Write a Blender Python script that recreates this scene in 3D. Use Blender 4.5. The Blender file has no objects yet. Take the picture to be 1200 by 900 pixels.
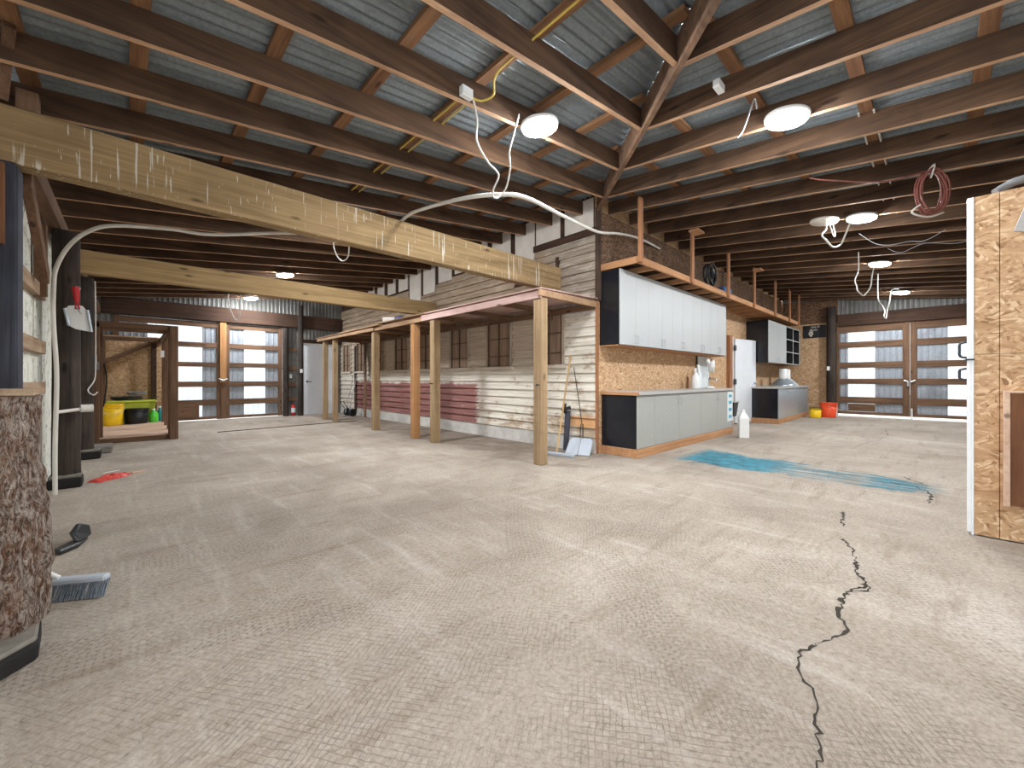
import bpy, math, random
from mathutils import Vector, Matrix
random.seed(7)
S = bpy.context.scene
COL = S.collection
PI = math.pi

# ------------------------------------------------------------------ view
S.view_settings.view_transform = 'Standard'
S.view_settings.look = 'None'
S.view_settings.gamma = 1.0
S.view_settings.use_curve_mapping = False
S.view_settings.exposure = 0.45
S.cycles.max_bounces = 10
S.cycles.diffuse_bounces = 7
S.cycles.sample_clamp_indirect = 6.0
S.cycles.use_denoising = True

cam = bpy.data.cameras.new('camera')
camo = bpy.data.objects.new('camera', cam)
COL.objects.link(camo)
cam.sensor_width = 36.0
cam.lens = 470.6 / 1200 * 36
cam.shift_y = -6.0 / 1200
cam.clip_start = 0.05
camo.location = (0, 0, 1.1)
camo.rotation_euler = (PI / 2, 0, math.radians(46.48 - 90))
S.camera = camo

# ------------------------------------------------------------------ mesh helpers
class MB:
    def __init__(s):
        s.v = []; s.f = []; s.sm = []
    def add(s, vs, fs, smooth=False):
        b = len(s.v)
        s.v += [tuple(p) for p in vs]
        s.f += [tuple(b + i for i in f) for f in fs]
        s.sm += [smooth] * len(fs)
        return s
    def box(s, x0, x1, y0, y1, z0, z1):
        vs = [(x0,y0,z0),(x1,y0,z0),(x1,y1,z0),(x0,y1,z0),(x0,y0,z1),(x1,y0,z1),(x1,y1,z1),(x0,y1,z1)]
        return s.add(vs, [(0,3,2,1),(4,5,6,7),(0,1,5,4),(1,2,6,5),(2,3,7,6),(3,0,4,7)])
    def hexa(s, vs):   # eight corners, bottom ring then top ring
        return s.add(vs, [(0,3,2,1),(4,5,6,7),(0,1,5,4),(1,2,6,5),(2,3,7,6),(3,0,4,7)])
    def bar(s, a, b, w, h, up=(0,0,1)):   # board from a to b, w across, h along up
        a = Vector(a); b = Vector(b); d = (b - a).normalized(); up = Vector(up)
        sd = d.cross(up)
        if sd.length < 1e-4: sd = d.cross(Vector((1,0,0)))
        sd.normalize(); u = sd.cross(d).normalized()
        sd = sd * w / 2; u = u * h / 2
        vs = []
        for p in (a, b):
            vs += [p - sd - u, p + sd - u, p + sd + u, p - sd + u]
        return s.add(vs, [(0,1,2,3),(7,6,5,4),(0,4,5,1),(1,5,6,2),(2,6,7,3),(3,7,4,0)])
    def tube(s, pts, r, n=8, closed=False):
        pts = [Vector(p) for p in pts]; m = len(pts)
        if callable(r): rr = [r(i / (m - 1)) for i in range(m)]
        else: rr = [r] * m
        vs = []; prev = None
        for i, p in enumerate(pts):
            if closed: t = pts[(i + 1) % m] - pts[i - 1]
            else: t = pts[min(i + 1, m - 1)] - pts[max(i - 1, 0)]
            t.normalize()
            if prev is None:
                q = t.cross(Vector((0, 0, 1)))
                if q.length < 1e-3: q = t.cross(Vector((1, 0, 0)))
            else:
                q = prev - t * prev.dot(t)
                if q.length < 1e-4: q = t.cross(Vector((0.3, 0.5, 1)))
            q.normalize(); prev = q; w = t.cross(q)
            for k in range(n):
                a = 2 * PI * k / n
                vs.append(p + (q * math.cos(a) + w * math.sin(a)) * rr[i])
        fs = []
        for i in range(m if closed else m - 1):
            j = (i + 1) % m
            for k in range(n):
                k2 = (k + 1) % n
                fs.append((i*n+k, i*n+k2, j*n+k2, j*n+k))
        s.add(vs, fs, True)
        if not closed:
            s.add(vs[:n], [tuple(range(n))[::-1]]); s.add(vs[-n:], [tuple(range(n))])
        return s
    def lathe(s, prof, c=(0,0,0), n=24, axis=(0,0,1), jit=0.0, smooth=True):
        c = Vector(c); ax = Vector(axis).normalized()
        q = ax.orthogonal().normalized(); w = ax.cross(q)
        vs = []
        for r, z in prof:
            for k in range(n):
                a = 2 * PI * k / n
                rr = r * (1 + jit * random.uniform(-1, 1))
                vs.append(c + ax * z + (q * math.cos(a) + w * math.sin(a)) * rr)
        fs = []
        for i in range(len(prof) - 1):
            for k in range(n):
                k2 = (k + 1) % n
                fs.append((i*n+k, i*n+k2, (i+1)*n+k2, (i+1)*n+k))
        s.add(vs, fs, smooth)
        if prof[0][0] > 1e-5: s.add(vs[:n], [tuple(range(n))[::-1]])
        if prof[-1][0] > 1e-5: s.add(vs[-n:], [tuple(range(n))])
        return s
    def prism(s, poly, d):   # 3-D polygon pushed by vector d
        d = Vector(d); n = len(poly)
        vs = [Vector(p) for p in poly] + [Vector(p) + d for p in poly]
        fs = [tuple(range(n))[::-1], tuple(range(n, 2 * n))]
        fs += [(i, (i + 1) % n, n + (i + 1) % n, n + i) for i in range(n)]
        return s.add(vs, fs)
    def corr(s, us, fn, N, pitch, amp, flat=False, phase=0.0):
        """ribbed sheet: for every u in us, fn(u) gives its two ends; N is the rib direction"""
        N = Vector(N); vs = []
        for u in us:
            t = ((u / pitch + phase) % 1.0)
            if flat: a = amp if t < 0.16 else (amp * (1 - (t - .16) / .1) if t < .26 else (0 if t < .9 else amp * (t - .9) / .1))
            else: a = amp * math.cos(2 * PI * t)
            p, q = fn(u)
            vs += [Vector(p) + N * a, Vector(q) + N * a]
        fs = [(2*i, 2*i+1, 2*i+3, 2*i+2) for i in range(len(us) - 1)]
        return s.add(vs, fs, not flat)
    def build(s, name, mat, parent=None, bevel=0.0, kind=None):
        off = Vector(parent.matrix_world.translation) if parent is not None and parent.type == 'EMPTY' else Vector((0,0,0))
        if parent is not None and parent.parent is not None: off = Vector(parent.get('_off', (0,0,0)))
        if parent is not None and parent.type != 'EMPTY' and parent.parent is not None: off = Vector(parent.parent.location)
        me = bpy.data.meshes.new(name)
        me.from_pydata([tuple(Vector(p) - off) for p in s.v], [], s.f)
        me.polygons.foreach_set('use_smooth', s.sm)
        me.validate(); me.update()
        me.materials.append(mat)
        o = bpy.data.objects.new(name, me)
        COL.objects.link(o)
        if parent is not None: o.parent = parent
        if bevel:
            b = o.modifiers.new('edge', 'BEVEL'); b.width = bevel; b.segments = 1; b.limit_method = 'ANGLE'
        if kind: o['kind'] = kind
        return o

def under(o, mat):   # rafter undersides coloured paler, painting in light bounced off the floor
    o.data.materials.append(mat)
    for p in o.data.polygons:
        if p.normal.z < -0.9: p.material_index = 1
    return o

def frange(a, b, d):
    n = max(1, int(math.ceil((b - a) / d)))
    return [a + (b - a) * i / n for i in range(n + 1)]

def spline(pts, sub=6):
    P = [Vector(p) for p in pts]; out = []
    for i in range(len(P) - 1):
        p0 = P[max(i - 1, 0)]; p1 = P[i]; p2 = P[i + 1]; p3 = P[min(i + 2, len(P) - 1)]
        for k in range(sub):
            t = k / sub
            out.append(0.5 * ((2*p1) + (p2-p0)*t + (2*p0-5*p1+4*p2-p3)*t*t + (3*p1-p0-3*p2+p3)*t**3))
    out.append(P[-1])
    return out

def thing(name, label, cat, loc=(0,0,0), group=None):
    o = bpy.data.objects.new(name, None); o.empty_display_size = 0.1
    COL.objects.link(o); o.location = loc
    o.matrix_world = Matrix.Translation(loc)
    o['label'] = label; o['category'] = cat
    if group: o['group'] = group
    return o

def tag(o, label, cat, group=None):
    o['label'] = label; o['category'] = cat
    if group: o['group'] = group
    return o

def ordinal(n):
    return ['first','second','third','fourth','fifth','sixth','seventh','eighth','ninth','tenth','eleventh','twelfth','thirteenth',
            'fourteenth','fifteenth','sixteenth','seventeenth','eighteenth','nineteenth','twentieth','twenty-first','twenty-second','twenty-third'][n]

# ------------------------------------------------------------------ material helpers
class NT:
    def __init__(s, name):
        s.mat = bpy.data.materials.new(name); s.mat.use_nodes = True
        s.t = s.mat.node_tree; s.n = s.t.nodes; s.l = s.t.links
        s.b = s.n['Principled BSDF']; s.out = s.n['Material Output']
        s._c = None
    def node(s, typ, **kw):
        x = s.n.new(typ)
        for k, v in kw.items(): setattr(x, k, v)
        return x
    def put(s, sock, v):
        if hasattr(v, 'is_linked'): s.l.new(v, sock)
        else:
            try: sock.default_value = v
            except Exception: sock.default_value = tuple(v) + (1.0,)
    def co(s, rnd=True):
        if s._c is None:
            tc = s.node('ShaderNodeTexCoord').outputs['Object']
            if rnd:
                oi = s.node('ShaderNodeObjectInfo').outputs['Random']
                mu = s.node('ShaderNodeMath', operation='MULTIPLY'); s.put(mu.inputs[0], oi); mu.inputs[1].default_value = 37.0
                ad = s.node('ShaderNodeVectorMath', operation='ADD'); s.put(ad.inputs[0], tc); s.put(ad.inputs[1], mu.outputs[0])
                s._c = ad.outputs[0]
            else: s._c = tc
        return s._c
    def xyz(s, v=None):
        x = s.node('ShaderNodeSeparateXYZ'); s.put(x.inputs[0], v or s.co()); return x.outputs
    def vec(s, a, b, c=0.0):
        x = s.node('ShaderNodeCombineXYZ'); s.put(x.inputs[0], a); s.put(x.inputs[1], b); s.put(x.inputs[2], c); return x.outputs[0]
    def map(s, v, scale=(1,1,1), rot=(0,0,0), loc=(0,0,0)):
        x = s.node('ShaderNodeMapping'); s.put(x.inputs['Vector'], v)
        x.inputs['Scale'].default_value = scale; x.inputs['Rotation'].default_value = rot; x.inputs['Location'].default_value = loc
        return x.outputs[0]
    def noise(s, v, scale, det=3.0, rough=0.6, dist=0.0):
        x = s.node('ShaderNodeTexNoise'); s.put(x.inputs['Vector'], v)
        x.inputs['Scale'].default_value = scale; x.inputs['Detail'].default_value = det
        x.inputs['Roughness'].default_value = rough; x.inputs['Distortion'].default_value = dist
        return x.outputs['Fac']
    def vor(s, v, scale, feature='F1', out='Color', rnd=1.0):
        x = s.node('ShaderNodeTexVoronoi', feature=feature); s.put(x.inputs['Vector'], v)
        x.inputs['Scale'].default_value = scale; x.inputs['Randomness'].default_value = rnd
        return x.outputs[out]
    def wave(s, v, scale, dist=0.0, det=1.0, ds=1.0, direction='X'):
        x = s.node('ShaderNodeTexWave', bands_direction=direction); s.put(x.inputs['Vector'], v)
        x.inputs['Scale'].default_value = scale; x.inputs['Distortion'].default_value = dist
        x.inputs['Detail'].default_value = det; x.inputs['Detail Scale'].default_value = ds
        return x.outputs['Fac']
    def m(s, op, a, b=0.0, c=0.0, clamp=False):
        x = s.node('ShaderNodeMath', operation=op, use_clamp=clamp)
        s.put(x.inputs[0], a); s.put(x.inputs[1], b)
        if op in ('MULTIPLY_ADD','SMOOTH_MIN','WRAP','COMPARE'): s.put(x.inputs[2], c)
        return x.outputs[0]
    def step(s, v, a, b, lo=0.0, hi=1.0):
        x = s.node('ShaderNodeMapRange', interpolation_type='SMOOTHSTEP'); s.put(x.inputs['Value'], v)
        x.inputs['From Min'].default_value = a; x.inputs['From Max'].default_value = b
        x.inputs['To Min'].default_value = lo; x.inputs['To Max'].default_value = hi
        return x.outputs[0]
    def ramp(s, v, stops):
        x = s.node('ShaderNodeValToRGB'); s.put(x.inputs[0], v); e = x.color_ramp.elements
        while len(e) < len(stops): e.new(0.5)
        for q, (p, c) in zip(e, stops): q.position = p; q.color = tuple(c) + (1.0,)
        return x.outputs[0]
    def mix(s, f, a, b, mode='MIX'):
        x = s.node('ShaderNodeMix', data_type='RGBA', blend_type=mode)
        s.put(x.inputs[0], f); s.put(x.inputs[6], a); s.put(x.inputs[7], b)
        return x.outputs[2]
    def bump(s, h, strength=0.4, dist=0.01):
        x = s.node('ShaderNodeBump'); s.put(x.inputs['Height'], h)
        x.inputs['Strength'].default_value = strength; x.inputs['Distance'].default_value = dist
        s.put(s.b.inputs['Normal'], x.outputs[0]); return x.outputs[0]
    def col(s, c, rough=0.8, metal=0.0, spec=0.3):
        s.put(s.b.inputs['Base Color'], c); s.put(s.b.inputs['Roughness'], rough); s.put(s.b.inputs['Metallic'], metal)
        s.b.inputs['Specular IOR Level'].default_value = spec
        return s.m_()
    def m_(s): return s.mat

def lin(r, g, b):
    f = lambda c: ((c / 255 + 0.055) / 1.055) ** 2.4 if c > 10 else c / 255 / 12.92
    return (f(r), f(g), f(b))

def wood(name, dark, light, axis, across=16.0, along=0.9, blotch=0.5, rough=0.85, drips=False):
    w = NT(name); v = w.co()
    sc = [across] * 3; sc['xyz'.index(axis)] = along
    g = w.noise(w.map(v, tuple(sc)), 1.0, 5.0, 0.65, 0.6)
    sc2 = [across * 4] * 3; sc2['xyz'.index(axis)] = along * 1.5
    g2 = w.noise(w.map(v, tuple(sc2)), 1.0, 3.0, 0.7)
    f = w.m('ADD', w.m('MULTIPLY', g, 0.65), w.m('MULTIPLY', g2, 0.35))
    c = w.ramp(f, [(0.3, dark), (0.68, light)])
    bl = w.noise(v, 1.7, 3.0)
    c = w.mix(w.m('MULTIPLY', w.step(bl, 0.4, 0.7), blotch), c, tuple(0.55 * x for x in dark))
    # knots
    sk = [5.0] * 3; sk['xyz'.index(axis)] = 1.6
    k = w.vor(w.map(v, tuple(sk)), 1.0, 'F1', 'Distance')
    c = w.mix(w.step(k, 0.05, 0.12, 0.75, 0.0), c, tuple(0.3 * x for x in dark))
    if drips:    # bird droppings down the face of the timber
        d1 = w.noise(w.map(v, (46, 46, 1.6)), 1.0, 2.0, 0.5)
        d2 = w.noise(v, 2.2, 2.0)
        d3 = w.noise(w.map(v, (64, 64, 6.0), (0,0,0), (3,1,2)), 1.0, 2.0, 0.5)
        f2 = w.m('MAXIMUM', w.m('MULTIPLY', w.step(d1, 0.62, 0.66), w.step(d2, 0.44, 0.54)), w.m('MULTIPLY', w.step(d3, 0.68, 0.71), 0.9))
        c = w.mix(w.m('MULTIPLY', f2, 0.75), c, (0.62, 0.58, 0.5))
    w.bump(f, 0.35, 0.006)
    return w.col(c, rough)

def plain(name, c, rough=0.5, metal=0.0, var=0.12, scale=6.0, spec=0.4):
    w = NT(name); n = w.noise(w.co(), scale, 4.0)
    k = w.ramp(n, [(0.3, tuple(x * (1 - var) for x in c)), (0.7, tuple(min(1, x * (1 + var)) for x in c))])
    return w.col(k, rough, metal, spec)

def osb(name, normal, dark=False):
    w = NT(name); x, y, z = w.xyz()
    uv = w.vec(*( {'x': (y, z), 'y': (x, z), 'z': (x, y)}[normal] ))
    wob = w.noise(uv, 5.0, 2.0)
    uvw = w.vec(w.m('ADD', w.xyz(uv)[0], w.m('MULTIPLY', wob, 0.05)), w.xyz(uv)[1], 0.0)
    outs = []
    for rot, sx, sy, off in ((0.12, 13, 62, 0.0), (-0.35, 12, 56, 3.3), (0.6, 15, 70, 7.1), (2.0, 22, 58, 5.0)):
        v = w.vor(w.map(uvw, (sx, sy, 1), (0, 0, 0), (off, off, 0)) if rot == 0 else w.map(w.map(uvw, (1,1,1), (0,0,rot)), (sx, sy, 1), (0,0,0), (off, off, 0)), 1.0)
        outs.append(w.xyz(v)[0])
    a = w.mix(w.step(w.noise(uv, 11, 2), .46, .54), outs[0], outs[1])
    b = w.mix(w.step(w.noise(w.map(uv, loc=(5,5,0)), 12, 2), .46, .54), outs[2], outs[3])
    f = w.mix(w.step(w.noise(w.map(uv, loc=(9,1,0)), 8, 2), .45, .55), a, b)
    if dark: st = [(0.0, lin(66,46,34)), (0.35, lin(98,72,54)), (0.75, lin(124,94,70)), (1.0, lin(150,118,90))]
    else: st = [(0.0, lin(146,108,76)), (0.2, lin(180,142,105)), (0.7, lin(205,168,130)), (1.0, lin(226,197,162))]
    c = w.ramp(f, st)
    fib = w.noise(w.map(uv, (20, 120, 1), (0, 0, 0.3)), 1.0, 2.0)
    c = w.mix(0.25, c, w.ramp(fib, [(0.3, (0.3, 0.3, 0.3)), (0.7, (1, 1, 1))]), 'MULTIPLY')
    w.bump(w.xyz(w.vec(f, f, f))[0], 0.15, 0.004)
    return w.col(c, 0.75)

def metal_sheet(name, base, stain, normal='z', amount=0.5, metal=0.25):
    w = NT(name); v = w.co(False)
    sp = w.xyz(w.vor(v, 70, 'F1', 'Color'))[0]
    n = w.noise(v, 1.3, 5.0, 0.7); n2 = w.noise(v, 14.0, 4.0, 0.7)
    c = w.ramp(sp, [(0.0, tuple(x * 0.85 for x in base)), (1.0, tuple(min(1, x * 1.12) for x in base))])
    c = w.mix(w.m('MULTIPLY', w.step(n, 0.48, 0.68), amount), c, stain)
    c = w.mix(w.m('MULTIPLY', w.step(n2, 0.55, 0.75), amount * 0.8), c, tuple(x * 0.5 for x in stain))
    return w.col(c, 0.45, metal, 0.5)

# ------------------------------------------------------------------ materials
M = {}
RD, RL = lin(50,35,26), lin(106,79,58)
M['raf_x'] = wood('rafter wood along x', RD, RL, 'x', blotch=0.5)
M['raf_y'] = wood('rafter wood along y', RD, RL, 'y', blotch=0.5)
M['lit_edge_x'] = wood('bounce lit rafter edge along x', lin(156,118,90), lin(216,178,144), 'x', blotch=0.3)
M['lit_edge_y'] = wood('bounce lit rafter edge along y', lin(156,118,90), lin(216,178,144), 'y', blotch=0.3)
M['pur_x'] = wood('purlin wood along x', lin(92,62,42), lin(164,122,88), 'x', blotch=0.3)
M['pur_y'] = wood('purlin wood along y', lin(92,62,42), lin(164,122,88), 'y', blotch=0.3)
M['hip'] = wood('hip wood', lin(80,58,44), lin(150,118,94), 'x', across=10, along=3)
M['beam'] = wood('new timber beam', lin(112,90,60), lin(176,148,108), 'x', across=14, along=0.7, blotch=0.25, drips=True)
M['cleanbeam'] = wood('clean timber beam', lin(124,100,66), lin(186,156,112), 'x', across=14, along=0.7, blotch=0.2)
M['post'] = wood('treated post', lin(122,98,70), lin(180,153,118), 'z', across=18, along=0.8, blotch=0.25)
M['post_or'] = wood('orange post', lin(150,104,64), lin(194,146,100), 'z', across=18, along=0.8, blotch=0.15)
M['frame_x'] = wood('brown framing along x', lin(80,58,44), lin(134,103,80), 'x', blotch=0.35)
M['frame_y'] = wood('brown framing along y', lin(80,58,44), lin(134,103,80), 'y', blotch=0.35)
M['frame_z'] = wood('brown framing upright', lin(80,58,44), lin(134,103,80), 'z', blotch=0.35)
M['dkframe_x'] = wood('dark framing along x', lin(48,34,27), lin(86,62,48), 'x')
M['dkframe_y'] = wood('dark framing along y', lin(48,34,27), lin(86,62,48), 'y')
M['clean_x'] = wood('clean lumber along x', lin(150,104,70), lin(200,152,110), 'x', blotch=0.12)
M['clean_y'] = wood('clean lumber along y', lin(150,104,70), lin(200,152,110), 'y', blotch=0.12)
M['clean_z'] = wood('clean lumber upright', lin(122,80,54), lin(180,128,92), 'z', blotch=0.12)
M['girt'] = wood('pale girt', lin(140,112,88), lin(196,172,146), 'y', blotch=0.3)
M['deck'] = wood('canopy deck', lin(130,98,72), lin(186,152,120), 'y', blotch=0.25)
M['pinkboard'] = wood('faded pink board', lin(150,116,110), lin(206,176,168), 'y', blotch=0.25)
M['platform'] = wood('platform boards', lin(176,140,118), lin(222,192,168), 'x', across=10, blotch=0.1)
M['pole'] = wood('tarred pole', lin(24,21,20), lin(82,70,62), 'z', across=22, along=1.2)
M['bluepole'] = wood('blue grey creosoted post', lin(34,36,44), lin(84,86,98), 'z', across=20, along=1.0)
M['handle'] = wood('broom handle wood', lin(176,138,88), lin(214,180,130), 'z', across=40, along=1)
M['osb_x'] = osb('particle board facing x', 'x')
M['osb_y'] = osb('particle board facing y', 'y')
M['osb_dark'] = osb('dark fibre board', 'y', True)
M['plywood'] = wood('dark stained plywood', lin(92,58,38), lin(136,92,64), 'z', across=9, along=1.5, blotch=0.3)
M['roof'] = metal_sheet('galvanised roofing', lin(132,140,144), lin(84,88,92), amount=0.4)
M['dsheet'] = metal_sheet('dull grey siding', lin(112,110,106), lin(66,60,56), amount=0.6, metal=0.1)
M['gsheet'] = metal_sheet('galvanised siding', lin(158,164,172), lin(104,106,112), amount=0.5)
def stainedsheet():
    w = NT('white stained siding'); v = w.co(False)
    a = w.noise(w.map(v, (40, 40, 9)), 1.0, 6.0, 0.75); b = w.noise(w.map(v, (14, 14, 2.2)), 1.0, 4.0, 0.7)
    c = w.mix(w.m('MULTIPLY', w.step(b, 0.5, 0.7), 0.4), lin(226,226,216), lin(160,156,144))
    c = w.mix(w.m('MULTIPLY', w.step(a, 0.54, 0.63), 0.8), c, lin(78,72,62))
    return w.col(c, 0.6)
M['wsheet'] = stainedsheet()
M['grey_cab'] = plain('light grey laminate', lin(176,178,178), 0.42, 0, 0.05, 60)
def speckled():
    w = NT('speckled grey laminate'); v = w.co()
    a = w.noise(v, 140, 3.0, 0.7); b = w.noise(v, 30, 3.0)
    c = w.ramp(a, [(0.3, lin(140,139,134)), (0.7, lin(182,182,177))])
    c = w.mix(w.m('MULTIPLY', w.step(b, .45, .65), .25), c, lin(150,148,142))
    return w.col(c, 0.45)
M['speck_cab'] = speckled()
M['grey_top'] = plain('grey worktop laminate', lin(172,168,164), 0.45, 0, 0.08, 90)
M['black_cab'] = plain('black cabinet side', lin(30,31,36), 0.14, 0, 0.15, 8)
M['black'] = plain('black plastic', lin(26,26,28), 0.5, 0, 0.2)
M['white'] = plain('white paint', lin(226,226,224), 0.45, 0, 0.04)
M['whitedoor'] = plain('white steel door', lin(220,223,228), 0.4, 0, 0.03)
M['plaster'] = plain('white infill board', lin(214,206,196), 0.8, 0, 0.07)
M['chrome'] = plain('bright steel', lin(190,192,196), 0.3, 0.9, 0.08)
M['dkmetal'] = plain('dark metal', lin(70,70,72), 0.45, 0.7, 0.15)
M['galv'] = plain('galvanised sheet metal', lin(176,184,190), 0.35, 0.6, 0.1, 25)
M['concrete'] = plain('weathered concrete', lin(192,188,182), 0.9, 0, 0.18, 5)
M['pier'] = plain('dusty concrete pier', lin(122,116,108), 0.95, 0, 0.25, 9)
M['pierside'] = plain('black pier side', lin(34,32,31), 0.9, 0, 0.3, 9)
M['cable'] = plain('white sheathed cable', lin(214,210,202), 0.5, 0, 0.05)
M['yellow_cable'] = plain('yellow cable', lin(206,178,84), 0.5, 0, 0.1)
M['grey_cable'] = plain('grey cable', lin(128,128,130), 0.5, 0, 0.1)
M['brown_cord'] = plain('brown cord', lin(124,72,62), 0.6, 0, 0.2)
M['yellow'] = plain('yellow plastic', lin(240,196,28), 0.4, 0, 0.08)
M['lime'] = plain('lime plastic', lin(196,206,70), 0.4, 0, 0.1)
M['green'] = plain('bright green plastic', lin(92,204,62), 0.4, 0, 0.1)
M['teal'] = plain('teal plastic', lin(46,140,146), 0.4, 0, 0.1)
M['orange'] = plain('orange red plastic', lin(232,82,40), 0.4, 0, 0.08)
M['red'] = plain('red plastic', lin(190,34,40), 0.35, 0, 0.1)
M['blue'] = plain('blue plastic', lin(60,92,140), 0.4, 0, 0.1)
M['silverblue'] = plain('pale blue grey plastic', lin(176,183,192), 0.45, 0, 0.06)
M['bristle'] = wood('grey bristles', lin(72,80,90), lin(150,160,170), 'z', across=120, along=2)
M['paper'] = plain('pale paper', lin(214,220,222), 0.8, 0, 0.04)
M['tealprint'] = plain('teal print', lin(90,160,180), 0.8, 0, 0.1)
M['redprint'] = plain('red printed bag', lin(196,62,50), 0.55, 0, 0.25, 20)
M['muntin'] = wood('dark window bars', lin(70,52,42), lin(116,92,74), 'z')
M['wintrim'] = wood('worn window trim', lin(140,124,106), lin(206,194,178), 'z', across=20, blotch=0.3)
M['sill'] = wood('pale sill', lin(182,170,152), lin(226,216,202), 'y', blotch=0.2)
M['winboard'] = wood('boarded window panel', lin(116,94,78), lin(172,148,128), 'z', across=12, blotch=0.2)
M['crack'] = plain('dark crack', lin(58,52,44), 1.0, 0, 0.3, 30)

def lampmat():
    w = NT('lamp diffuser'); w.n.remove(w.b)
    e = w.node('ShaderNodeEmission'); e.inputs[0].default_value = (0.93, 0.97, 1.0, 1); e.inputs[1].default_value = LAMP
    w.l.new(e.outputs[0], w.out.inputs[0]); return w.mat
LAMP = 310.0
M['lamp'] = lampmat()

def clearmat():
    w = NT('translucent ribbed plastic'); w.n.remove(w.b)
    n = w.noise(w.co(), 3.0, 3.0)
    c = w.ramp(n, [(0.3, (0.44, 0.47, 0.49)), (0.7, (0.54, 0.565, 0.58))])
    a = w.node('ShaderNodeBsdfTranslucent'); w.put(a.inputs[0], c)
    d = w.node('ShaderNodeBsdfDiffuse'); w.put(d.inputs[0], c)
    x = w.node('ShaderNodeMixShader'); x.inputs[0].default_value = 0.25
    w.l.new(a.outputs[0], x.inputs[1]); w.l.new(d.outputs[0], x.inputs[2]); w.l.new(x.outputs[0], w.out.inputs[0])
    return w.mat
M['clear'] = clearmat()

def barkmat():
    w = NT('tree bark'); v = w.co(False)
    a = w.noise(w.map(v, (30, 30, 12)), 1.0, 8.0, 0.72, 1.6)
    b = w.noise(w.map(v, (9, 9, 5), (0,0,0), (3,3,3)), 1.0, 4.0, 0.6, 0.8)
    f2 = w.noise(w.map(v, (55, 55, 20), (0,0,0), (7,1,3)), 1.0, 6.0, 0.75, 2.0)
    c = w.ramp(a, [(0.30, lin(70,50,40)), (0.42, lin(120,88,68)), (0.50, lin(164,144,130)), (0.60, lin(196,182,170)), (0.75, lin(150,120,98))])
    c = w.mix(w.m('MULTIPLY', w.step(b, 0.52, 0.68), 0.40), c, lin(132,86,62))
    c = w.mix(w.m('MULTIPLY', w.step(b, 0.36, 0.24), 0.45), c, lin(150,142,142))
    c = w.mix(w.m('MULTIPLY', w.step(f2, 0.53, 0.63), 0.75), c, lin(66,48,40))
    w.bump(w.m('SUBTRACT', a, w.m('MULTIPLY', w.step(f2, .5, .65), .5)), 1.0, 0.03)
    return w.col(c, 0.95)
M['bark'] = barkmat()

def sidingmat():
    w = NT('old clapboards'); v = w.co(False); x, y, z = w.xyz(v)
    grain = w.noise(w.map(v, (1, 1.2, 34)), 1.0, 5.0, 0.65)
    n1 = w.noise(v, 2.6, 4.0, 0.65); n2 = w.noise(w.map(v, (1, 4, 14)), 1.0, 5.0, 0.7)
    white = w.ramp(grain, [(0.3, lin(190,180,166)), (0.65, lin(232,226,214))])
    raw = w.ramp(grain, [(0.3, lin(122,96,72)), (0.65, lin(186,154,118))])
    grey = w.ramp(grain, [(0.3, lin(116,102,88)), (0.65, lin(178,164,148))])
    # bare wood shows where paint has flaked, most of all low down and by the corner
    low = w.step(z, 0.35, 0.8, 0.10, 0.0)
    near = w.m('MULTIPLY', w.step(y, 3.4, 6.2, 0.06, 0.0), 1.0)
    peel = w.step(w.m('ADD', w.m('ADD', w.m('ADD', w.m('MULTIPLY', n2, .6), w.m('MULTIPLY', n1, .4)), low), near), 0.57, 0.68)
    c = w.mix(w.m('MULTIPLY', peel, 0.75), white, raw)
    # red paint band
    wob = w.m('MULTIPLY', w.m('SUBTRACT', n1, 0.5), 0.22)
    zr = w.m('ADD', z, wob); yr = w.m('ADD', y, w.m('MULTIPLY', w.m('SUBTRACT', n2, 0.5), 0.5))
    mr = w.m('MULTIPLY', w.m('MULTIPLY', w.step(zr, 0.98, 1.06, 1, 0), w.step(yr, 6.15, 6.3)), w.step(yr, 12.1, 12.2, 1, 0))
    mr2 = w.m('MULTIPLY', w.m('MULTIPLY', w.step(zr, 0.98, 1.06, 1, 0), w.step(yr, 5.3, 6.2, 0, 0.18)), w.step(z, .25, .5))
    red = w.ramp(grain, [(0.28, lin(108,68,64)), (0.7, lin(160,112,106))])
    mr = w.m('MULTIPLY', w.m('MAXIMUM', mr, mr2), w.step(n2, 0.60, 0.72, 1.0, 0.35))
    c = w.mix(mr, c, red)
    # unpainted, weathered boards above the canopy line
    up = w.step(w.m('ADD', z, w.m('MULTIPLY', wob, 0.5)), 2.1, 2.2)
    c = w.mix(w.m('MULTIPLY', up, w.step(n2, 0.35, 0.5, 0.55, 0.95)), c, grey)
    mid = w.m('MULTIPLY', w.step(w.m('ADD', z, wob), 1.22, 1.34), w.step(y, 4.0, 4.6))  # shadow of the canopy on the clapboards, painted in as bare-wood brown
    c = w.mix(w.m('MULTIPLY', mid, 0.45), c, raw)
    # raw orange board by the corner
    ob = w.m('MULTIPLY', w.step(y, 3.95, 3.9), w.m('MULTIPLY', w.step(z, 0.36, 0.38), w.step(z, 0.52, 0.54, 1, 0)))
    c = w.mix(w.m('MULTIPLY', ob, 0.8), c, lin(206,150,96))
    w.bump(w.m('ADD', grain, peel), 0.3, 0.004)
    return w.col(c, 0.85)
M['siding'] = sidingmat()

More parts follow.
